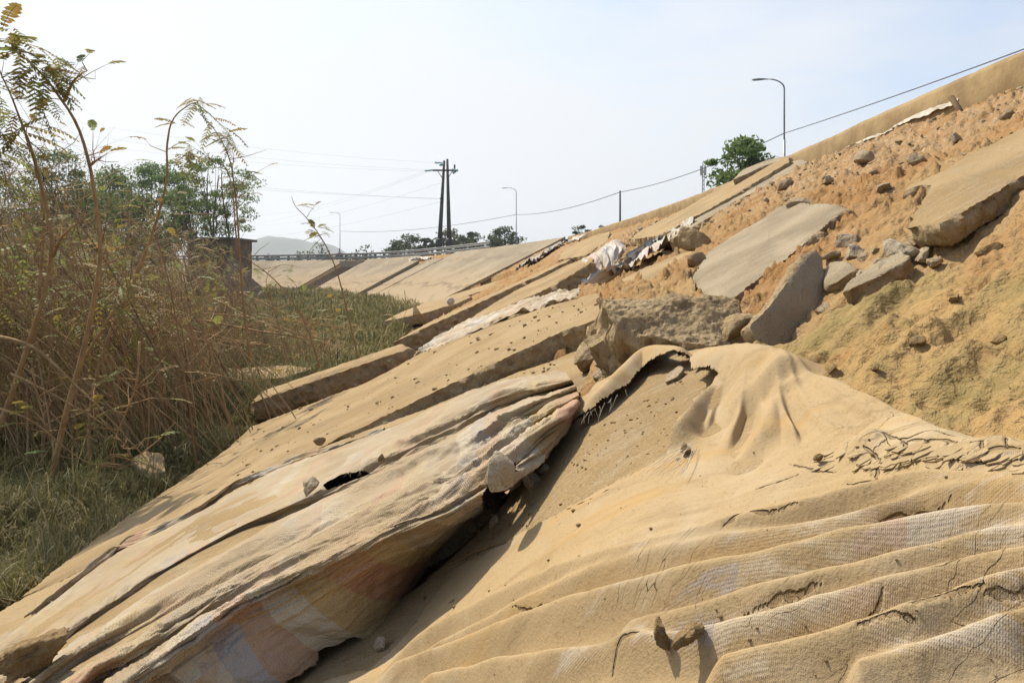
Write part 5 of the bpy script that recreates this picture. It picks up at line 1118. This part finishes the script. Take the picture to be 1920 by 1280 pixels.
def shrub(label, stems, leaves, twigs, seed, name='tall_shrub', group=None, rb=.03, leafL=.28, mat='mimosa'):
    """stems: lists of (px,py,Y); leaves: (px,py,Y,count,spread px); twigs: number of random twigs"""
    g = np.random.default_rng(seed); pts0 = V(*stems[0][0]); e = empty(name, (pts0[0], pts0[1], 0), label, 'shrub', group); sb = MB(); lb = MB()
    for k, st in enumerate(stems):
        P = catmull([V(*q) for q in st], 34); P += .012*np.stack([fbm(np.arange(34)*.3+seed, np.full(34, k*3.), octv=3, seed=s) for s in (1, 2, 3)], 1)*np.linspace(0, 1, 34)[:, None]
        r0 = rb*(1 if k == 0 else .62); sb.tube(P, np.linspace(r0, r0*.22, 34)*(1+.10*vnoise(np.arange(34)*1.3, np.full(34, seed*1.0))), 7, .55)
        for _ in range(twigs):
            i = g.integers(8, 33); d = g.normal(size=3); d[2] = abs(d[2])*.6; d /= np.linalg.norm(d); l = g.uniform(.12, .45)*P[i][1]/7
            c = P[i]+d*l; sb.tube([P[i], P[i]+d*l*.5+g.normal(size=3)*.03, c], [.006, .004, .002], 4, .5, cap=False)
            if g.random() < .5: frond(lb, c, d, leafL*.7, g, 8, g.uniform(.1, .9))
    for px, py, Y, n, sp in leaves:
        for _ in range(n):
            p = V(px+g.normal()*sp, py+g.normal()*sp*.7, Y+g.normal()*.15); d = g.normal(size=3); d[2] = d[2]*.4-.15; frond(lb, p, d, leafL*g.uniform(.7, 1.3), g, 10, g.uniform(.25, .95))
    sb.build('stem', M['stem'], e, origin=e.location)
    if lb.v: lb.build('leaves', M[mat], e, False, origin=e.location)
    return e
shrub('tall bare shrub at the left edge with thick pale stem and hanging feathery top', [
  [(-6,815,7.4),(35,700,7.4),(80,560,7.4),(96,470,7.4),(88,390,7.4),(62,290,7.4),(30,200,7.4),(-10,110,7.3)], [(72,560,7.4),(82,430,7.5),(75,350,7.5),(40,230,7.6)], [(100,480,7.4),(120,440,7.2),(170,400,7.0)]],
  [(15,60,7.2,7,16),(30,100,7.2,10,22),(20,140,7.2,8,18),(10,215,7.2,9,16),(40,250,7.2,7,16),(-5,250,7.2,8,18),(0,180,7.2,8,18),(-10,300,7.3,12,20)], 7, 101, rb=.030, leafL=.34)
shrub('tall arching shrub whose long stem bends over to a drooping leafy tip', [
  [(92,925,6.9),(120,790,6.9),(160,640,6.9),(186,500,6.9),(184,420,6.9),(168,310,6.9),(140,225,6.9),(100,165,6.9),(60,120,6.9),(10,85,6.9)], [(120,190,6.9),(140,150,6.85),(165,132,6.8)], [(168,310,6.9),(190,295,6.8)]],
  [(75,130,6.9,10,18),(105,120,6.8,9,16),(140,130,6.8,9,12),(95,165,6.8,7,14),(55,105,6.9,8,18),(75,215,6.9,5,14),(95,180,6.9,4,10)], 5, 102, rb=.029, leafL=.28)
shrub('slim shrub crowned by a fresh green tuft, its stem rising clear of the thicket', [
  [(172,930,8.0),(168,780,8.2),(200,640,8.3),(255,520,8.4),(295,410,8.4),(313,330,8.4),(314,270,8.4),(325,225,8.4),(350,200,8.4),(372,190,8.4)], [(225,560,8.4),(215,545,8.4),(190,535,8.3)]],
  [(368,190,8.4,11,9),(330,225,8.4,3,6),(345,290,8.4,7,13),(350,280,8.4,5,14)], 5, 103, rb=.024, leafL=.25)
shrub('slim shrub with a feathery green tip beside the tall slender tree', [
  [(470,680,9.5),(455,560,9.6),(448,450,9.7),(440,350,9.7),(428,290,9.7),(400,240,9.7),(375,215,9.7)], [(446,480,9.7),(430,330,9.7),(392,300,9.7)]],
  [(415,255,9.7,12,12),(425,270,9.7,8,9),(400,225,9.7,4,8),(440,330,9.7,5,12)], 6, 104, rb=.018, leafL=.28)
shrub('thin whip-like shrub leaning left across the far bank', [
  [(672,672,10.5),(655,600,10.5),(632,510,10.5),(608,455,10.5),(580,415,10.5),(553,385,10.5),(546,368,10.5)]],
  [(590,425,10.5,6,9),(600,437,10.5,6,8),(585,443,10.5,4,8),(562,387,10.5,2,4)], 2, 105, rb=.014, leafL=.24)
shrub('thin shrub bending right in front of the dark stairway', [
  [(600,690,10),(570,600,10),(520,530,10),(470,490,10),(430,470,10)], [(540,680,10),(520,600,10),(500,540,10),(505,500,10)]],
  [(540,520,10,5,10),(500,540,10,6,12),(470,500,10,6,14)], 6, 106, rb=.014, leafL=.2, mat='mimosa')
shrub('broken shrub with a brown shredded knot where its stem snapped', [
  [(140,700,7.5),(190,620,7.5),(232,555,7.5),(250,520,7.5),(290,430,7.6)], [(180,640,7.5),(215,580,7.5),(270,560,7.4),(330,640,7.3)]],
  [(225,530,7.5,12,16),(215,560,7.5,8,12),(200,610,7.5,4,8)], 10, 107, rb=.02, leafL=.16)
shrub('fallen branching stem lying across the grass toward the small slab fragment', [
  [(-30,625,6.4),(60,650,6.3),(140,720,6.2),(220,800,6.1),(290,880,6.1)], [(20,700,6.2),(110,745,6.1),(200,800,6.0),(260,870,6.0)], [(-20,760,5.8),(60,790,5.8),(150,860,5.9),(230,880,5.9)], [(60,690,6.2),(75,760,6.1),(95,830,6.0)], [(262,640,6.1),(255,720,6.0),(225,800,6.0),(205,850,6.0)]],
  [], 12, 108, 'fallen_branch', rb=.018)
shrub('bundle of fallen bare stems lying toward the slabs', [
  [(380,600,12),(470,618,11.6),(560,632,11.2),(640,650,10.8)], [(330,585,12),(450,592,11.8),(560,604,11.5),(660,618,11.2)], [(400,560,12.5),(480,600,12),(560,625,11.6),(610,660,11)], [(450,548,12.8),(540,590,12.2),(600,630,11.6)], [(360,620,11.5),(450,640,11),(530,650,10.6)]],
  [], 16, 109, 'fallen_branch', rb=.020)
# the thicket: a tangle nobody could count
def stem_tint(n, g): return g.uniform(0, 1, n)
g = np.random.default_rng(200); sb = MB(); lb = MB()
for i in range(2700):
    Y = 8.5+26*g.random()**1.5; px = g.uniform(-420, 470-60*g.random()) if g.random() < .88 else g.uniform(380, 620)
    env = np.interp(px, [-400, 0, 60, 120, 300, 420, 480, 560, 640], [250, 255, 290, 325, 365, 405, 510, 585, 620])
    if px > 470: Y = g.uniform(12, 22)
    top = env+abs(g.normal())*80-14; zt = max(.4, (505-top)/F*Y+2.5)*g.uniform(.62, 1.0); x0 = (px-960)/F*Y
    if x0 > toex(Y)-.4: continue
    if 350 < px < 620 and 9 < Y < 15.5 and g.random() < .97: continue
    z0 = gz(x0, Y)-.05; lean = np.array([g.normal()*.30-.38, g.normal()*.18])*zt; b = np.array([x0-lean[0]*.8, Y, z0]); t = np.linspace(0, 1, 6)[:, None]
    P = b+np.concatenate([lean[0]*t**1.2, lean[1]*t, zt*t-.12*zt*t**3*(g.random()*1.2)], 1)+g.normal(size=(6, 3))*.035*zt*t
    r = g.uniform(.005, .012); tn_ = float(np.clip(g.normal(.5, .35), 0, 1)); sb.tube(P, np.linspace(r, r*.3, 6), 4, tn_, cap=False)
    for _ in range(g.integers(1, 4)):
        k = g.integers(2, 6); d = g.normal(size=3); d[2] = abs(d[2]); l = g.uniform(.15, .6); sb.tube([P[k], P[k]+d*l*.5, P[k]+d*l+g.normal(size=3)*.06], [r*.5, r*.35, r*.15], 3, tn_, cap=False)
    nl = (g.integers(1, 4) if zt > 1.9 else g.integers(0, 2)) if px < 430 else g.integers(0, 2)
    if g.random() < .12: nl = 0
    for _ in range(nl):
        k = g.uniform(3.1, 5); p = P[int(k)]+(P[min(5, int(k)+1)]-P[int(k)])*(k % 1)+g.normal(size=3)*.12; d = g.normal(size=3); d[2] = d[2]*.5-.2; frond(lb, p, d, g.uniform(.2, .36), g, 6, np.clip(g.normal(.66, .25), 0, 1))
    if px > 470: continue
for i in range(90):                                     # taller bare stalks standing out of the tangle
    Y = g.uniform(7.5, 14); px = g.uniform(-120, 350); x0 = (px-960)/F*Y
    top = np.interp(px, [-120, 60, 250, 440], [170, 250, 340, 420])+abs(g.normal())*60; zt = (505-top)/F*Y+2.5; t = np.linspace(0, 1, 9)[:, None]; ln = g.normal(size=2)*.22*zt-np.array([.18*zt, 0])
    P = np.array([x0-ln[0], Y, gz(x0, Y)-.05])+np.concatenate([ln[0]*t**1.3, ln[1]*t, zt*t], 1)+np.cumsum(g.normal(size=(9, 3))*.025, 0)
    r = g.uniform(.007, .015); tn_ = float(np.clip(g.normal(.6, .25), 0, 1)); sb.tube(P, np.linspace(r, r*.3, 9), 5, tn_, cap=False)
    for _ in range(g.integers(3, 8)):
        k = g.integers(3, 9); d = g.normal(size=3); d[2] = abs(d[2])*.8; l = g.uniform(.2, .7); e_ = P[k]+d*l+g.normal(size=3)*.08; sb.tube([P[k], P[k]+d*l*.5, e_], [r*.5, r*.35, r*.12], 3, tn_, cap=False)
        if g.random() < .3: frond(lb, e_, d, g.uniform(.15, .28), g, 7, np.clip(g.normal(.5, .25), 0, 1))
sb.build('thicket_stems', M['stem'], None); th_ = COL.objects['thicket_stems']; tag(th_, 'dense tangle of dry leaning stems filling the left side', 'thicket', kind='stuff')
tag(lb.build('thicket_foliage', M['mimosa'], None, False), 'feathery olive and rust leaves over the tangled stems', 'foliage', kind='stuff')

# marsh grass: blades in clumps
def blades(name, label, N, yr, hr, wr, seed, px=(-330, 1010), clump=.0, tintm=.42):
    g = np.random.default_rng(seed); u = g.random(N*3); Y = yr[0]*(yr[1]/yr[0])**u; X = (g.uniform(px[0], px[1], N*3)-960)/F*Y
    edge = toex(Y)+.25+.35*vnoise(X*1.2, Y*1.2, seed=8)+.65*sstep(9, 6, Y); m = (X < edge)
    dn = fbm(X*.9, Y*.9, octv=3, seed=seed)*1.6+.75; m &= g.random(N*3) < np.clip(dn, .15, 1); X, Y = X[m][:N], Y[m][:N]; n = len(X)
    h = g.uniform(*hr, n)*(1+1.1*fbm(X*.9, Y*.9, octv=3, seed=seed+1))*np.where(g.random(n) < .03, 2.0, 1); w = g.uniform(*wr, n)*(1+Y/22); a = g.uniform(0, 6.28, n); ln = g.uniform(.15, .95, n)*h; a2 = a+g.normal(size=n)*.5
    b = np.stack([X, Y, np.maximum(gz(X, Y), plane_z(X-(crestx(Y)-5))-.32)-.02], 1); D = np.stack([np.cos(a2), np.sin(a2), 0*a], 1)*ln[:, None]; S = np.stack([-np.sin(a), np.cos(a), 0*a], 1)*w[:, None]; U = np.array([0, 0, 1.0])*h[:, None]
    P1 = b+U*.5+D*.22; P2 = b+U*.86+D*.62; P3 = b+U*(.95-.25*(ln/h))[:, None]+D*1.05
    v = np.stack([b-S, b+S, P1+S*.8, P1-S*.8, P2+S*.5, P2-S*.5, P3], 1).reshape(-1, 3); i = np.arange(n)*7
    q = np.vstack([np.stack([i, i+1, i+2, i+3], 1), np.stack([i+3, i+2, i+4, i+5], 1)]); t = np.stack([i+5, i+4, i+6], 1)
    tint = np.clip(tintm+.5*fbm(X*.35, Y*.35, octv=3, seed=77)+g.normal(size=n)*.28, 0, 1)
    o = mk(name, v, [q, t], M['grass'], attrs={'tint': np.repeat(tint, 7)}, smooth=False); return tag(o, label, 'grass', kind='stuff')
blades('marsh_grass', 'tangled olive and straw coloured grass at the foot of the bank', 120000, (3.4, 16), (.12, .42), (.0022, .0050), 301, tintm=.34)
blades('meadow_grass', 'low green and tan meadow grass stretching to the far bank', 90000, (14, 95), (.14, .40), (.006, .013), 302, px=(-330, 1100), tintm=.40)
blades('fine_grass', 'fine short grass between the taller tufts', 70000, (3.2, 14), (.05, .16), (.0015, .0032), 303, tintm=.5)

# earth crumbs strewn over slabs and sheets, too many to count
g = np.random.default_rng(400); mb = MB(); v0, f0 = ico(1)
def crumbs(n, poly, surf, size, seed):
    g = np.random.default_rng(seed); poly = np.array(poly, float); lo, hi = poly.min(0), poly.max(0); k = 0
    while k < n:
        p = g.uniform(lo, hi); 
        if not inpoly(np.array([p[0]]), np.array([p[1]]), [tuple(q) for q in poly])[0]: continue
        if vnoise(np.array([p[0]*.018]), np.array([p[1]*.022]), seed=seed)[0] < g.uniform(-.8, .5): continue
        c = surf(p[0], p[1]); s = (size*g.random()**5.0*.55+.55)*c[1]/F; v = v0*np.array([1, .8, .6])*s*(1+.35*g.normal(size=(len(v0), 1))); a = g.uniform(0, 6.28); cc, ss_ = math.cos(a), math.sin(a)
        mb.add(v@np.array([[cc, ss_, 0], [-ss_, cc, 0], [0, 0, 1]])+c+np.array([0, 0, s*.2]), None, f0); k += 1
onB = lambda x, y: hit(x, y, BPL)
crumbs(420, [(800,655),(1110,550),(1130,582),(900,692),(610,832),(430,930),(480,800)], lambda x, y: hit(x, y, CPL), 9, 1)
crumbs(160, [(610,840),(900,705),(1040,650),(1050,690),(830,745),(560,865)], onB, 9, 2)
def onA(x, y):
    q = Qn(x, y, .0); return np.array([q[0], q[1], plane_z(q[0])+offA(q[0])])
crumbs(520, [(720,1240),(850,1030),(1000,900),(1080,810),(1250,700),(1290,720),(1250,850),(1000,985),(850,1068)], onA, 9, 3)
crumbs(150, [(860,950),(930,925),(940,1000),(880,1020)], onA, 9, 4)
crumbs(60, [(830,1130),(880,1130),(880,1170),(830,1165)], onA, 18, 5)
tag(mb.build('soil_crumbs', M['clod'], None), 'dry earth crumbs strewn over the slabs', 'crumbs', kind='stuff')
# gravel and clods bedded in the red slope
mb = MB(); g = np.random.default_rng(410); vr = [rock_shape(500+i, 2, 9, (1, .8, .65), .12) for i in range(8)]
n = 0
while n < 2600:
    X_ = g.uniform(.9, 5.0); Y_ = g.uniform(1.3, 16)
    px = 960+F*X_/Y_
    if not (1000 < px < 2000): continue
    xp = X_-(crestx(Y_)-5.0); dens = .25+.75*float(sstep(1.5, 2.8, np.array(xp)))
    if xp > 4.98 or g.random() > dens: continue
    vv, ff = vr[g.integers(8)]; s = (2.0+7*g.random()**4)*Y_/F
    if xp < 1.7: s *= .6
    z = float(soil_z(np.array([X_]), np.array([Y_]))[0][0]); a = g.uniform(0, 6.28); cc, ss_ = math.cos(a), math.sin(a)
    nzv = 0
    mb.add((vv@np.array([[cc, ss_, 0], [-ss_, cc, 0], [0, 0, 1]]))*s+np.array([X_, Y_, z+nzv+s*.22]), None, ff); n += 1
tag(mb.build('gravel', M['rock'], None), 'pale gravel and broken stones bedded in the red slope', 'gravel', kind='stuff')
pr = [onA(*q)+np.array([0, 0, .004+.003*math.sin(i*2.1)]) for i, q in enumerate(((838,1062),(900,1036),(960,1012),(1040,972),(1120,936),(1180,904),(1250,866)))]
mb = MB(); mb.tube(catmull(pr, 60)+RNG.normal(size=(60, 3))*.0012, np.linspace(.0028, .0010, 60), 5, .3); pr2 = [onA(*q)+np.array([0, 0, .003]) for q in ((1108,942),(1118,958),(1112,975))]; mb.tube(catmull(pr2, 12), .0010, 4, .3)
o = mb.build('dry_root', M['stem'], origin=pr[0]); tag(o, 'thin dry root lying across the bare nearest slab', 'root')

# plates of dried mud curling off the nearest sheet, too many to count
g = np.random.default_rng(450); mb = MB()
def flake(c, r):
    n = g.integers(6, 10); a = np.sort(g.uniform(0, 6.28, n)); rr = r*g.uniform(.6, 1.25, n); k = g.uniform(.01, .10)
    u = np.array([.894, 0, .447]); w = np.array([0, 1., 0]); nr_ = np.array([-.447, 0, .894]); t1, t2 = g.normal(size=2)*.03
    ring = np.array([u*math.cos(x)*y*1.5+w*math.sin(x)*y*.8+nr_*(k*y*y/r+t1*math.cos(x)*y+t2*math.sin(x)*y) for x, y in zip(a, rr)]); inner = ring*.5-nr_*(k*r*.12)
    th = nr_*.0016; V_ = np.vstack([[c*0], inner, ring]); V_ = np.vstack([V_, V_-th])+c+nr_*.0008; m = 2*n+1; i = np.arange(n); j = (i+1) % n
    tr = np.vstack([np.stack([0*i, 1+i, 1+j], 1), np.stack([m+0*i, m+1+j, m+1+i], 1)]); q = np.vstack([np.stack([1+i, 1+n+i, 1+n+j, 1+j], 1), np.stack([m+1+j, m+1+n+j, m+1+n+i, m+1+i], 1), np.stack([1+n+i, m+1+n+i, m+1+n+j, 1+n+j], 1)])
    mb.add(V_, q, tr)
HZ = {}
tv = np.empty(len(tarpA.data.vertices)*3, np.float32); tarpA.data.vertices.foreach_get('co', tv); tv = tv.reshape(-1, 3)+np.array(tarpA.location); tpx = 960+F*tv[:, 0]/tv[:, 1]; tpy = 505-F*(tv[:, 2]-CAMZ)/tv[:, 1]
def onT(x, y): return tv[np.argmin((tpx-x)**2+(tpy-y)**2)].astype(float)
for i in range(70):
    x = g.uniform(1540, 1940); y = np.interp(x, [1540, 1700, 1940], [850, 836, 855])+min(abs(g.normal())*16, 34)
    flake(onT(x, y), g.uniform(.006, .015))
tag(mb.build('mud_flakes', M['flake'], None, False), 'curling plates of dried mud flaking off the nearest sheet', 'mud flakes', kind='stuff')
mb = MB()
for i in range(420):
    x = g.uniform(900, 1930); y = g.uniform(800, 1270); 
    if vnoise(np.array([x*.012]), np.array([y*.02]), seed=8)[0] < g.uniform(-.5, .6): continue
    c = onT(x, y)
    if abs(960+F*c[0]/c[1]-x) > 6: continue
    s_ = (.6+5*g.random()**5)*c[1]/F; mb.add(v0*np.array([1, .8, .65])*s_*(1+.3*g.normal(size=(len(v0), 1)))+c+np.array([0, 0, s_*.3]), None, f0)
tag(mb.build('soil_crumbs', M['clod'], None), 'dry earth crumbs strewn over the nearest sheet', 'crumbs', kind='stuff')

for x, y, w, lb_, sd, kw in ((1283, 838, 30, 'round clod with torn fibres on the mud-caked sheet', 42, {}), (1537, 858, 22, 'tiny round clod on the cracked mud', 43, {}), (1238, 1185, 62, 'brown clod, left one of the pair on the wrinkled sheet', 44, dict(flat=(.75, .75, 1), rot=.2)), (1290, 1196, 74, 'brown clod, right one of the pair on the wrinkled sheet', 45, dict(flat=(1, .7, .55), rot=.3))):
    p_ = onT(x, y+w*.25); rock(x, y, p_[1]*.985, w*.85, lb_, sd, 'clod', sub=5, rough=.30, **kw)

bv = np.empty(len(tarpB.data.vertices)*3, np.float32); tarpB.data.vertices.foreach_get('co', bv); bv = bv.reshape(-1, 3)+np.array(tarpB.location); bpx = 960+F*bv[:, 0]/bv[:, 1]; bpy_ = 505-F*(bv[:, 2]-CAMZ)/bv[:, 1]
for x, y, w, lb_, sd, kw in ((50, 1235, 150, 'crumbling heap of dry mud at the lower left corner', 46, dict(flat=(1, .8, .42), rot=.2, mat='clod', rough=.34)), (582, 912, 50, 'stone under the hole in the folded sheet', 47, dict(flat=(1, .7, .7))), (714, 858, 24, 'clod on the rear fold of the folded sheet', 52, dict(mat='clod'))):
    m_ = (bpx-x)**2+(bpy_-y-w*.22)**2; k_ = np.where(m_ < m_.min()+25)[0]; p_ = bv[k_[np.argmin(bv[k_, 1])]]
    rock(x, y, float(p_[1])*.992, w*.85, lb_, sd, sub=5, **kw)
# ------------------------------------------------------------------ haze: one box of thin even air round everything
me = bpy.data.meshes.new('haze'); x0, x1, y0, y1, z0, z1 = -4700, 4700, -2300, 4700, -9.5, 330
me.from_pydata([(x, y, z) for x in (x0, x1) for y in (y0, y1) for z in (z0, z1)], [], [(0,1,3,2), (4,6,7,5), (0,4,5,1), (2,3,7,6), (0,2,6,4), (1,5,7,3)])
ho = bpy.data.objects.new('haze', me); COL.objects.link(ho)
hm = bpy.data.materials.new('haze'); hm.use_nodes = True; hn = hm.node_tree; hn.nodes.clear()
a = hn.nodes.new('ShaderNodeOutputMaterial'); b = hn.nodes.new('ShaderNodeVolumePrincipled'); b.inputs['Color'].default_value = (.92, .96, 1.0, 1); b.inputs['Density'].default_value = 0.00030
b.inputs['Anisotropy'].default_value = 0.3
hn.links.new(b.outputs[0], a.inputs['Volume']); me.materials.append(hm); tag(ho, 'thin pale haze', 'haze', kind='stuff')
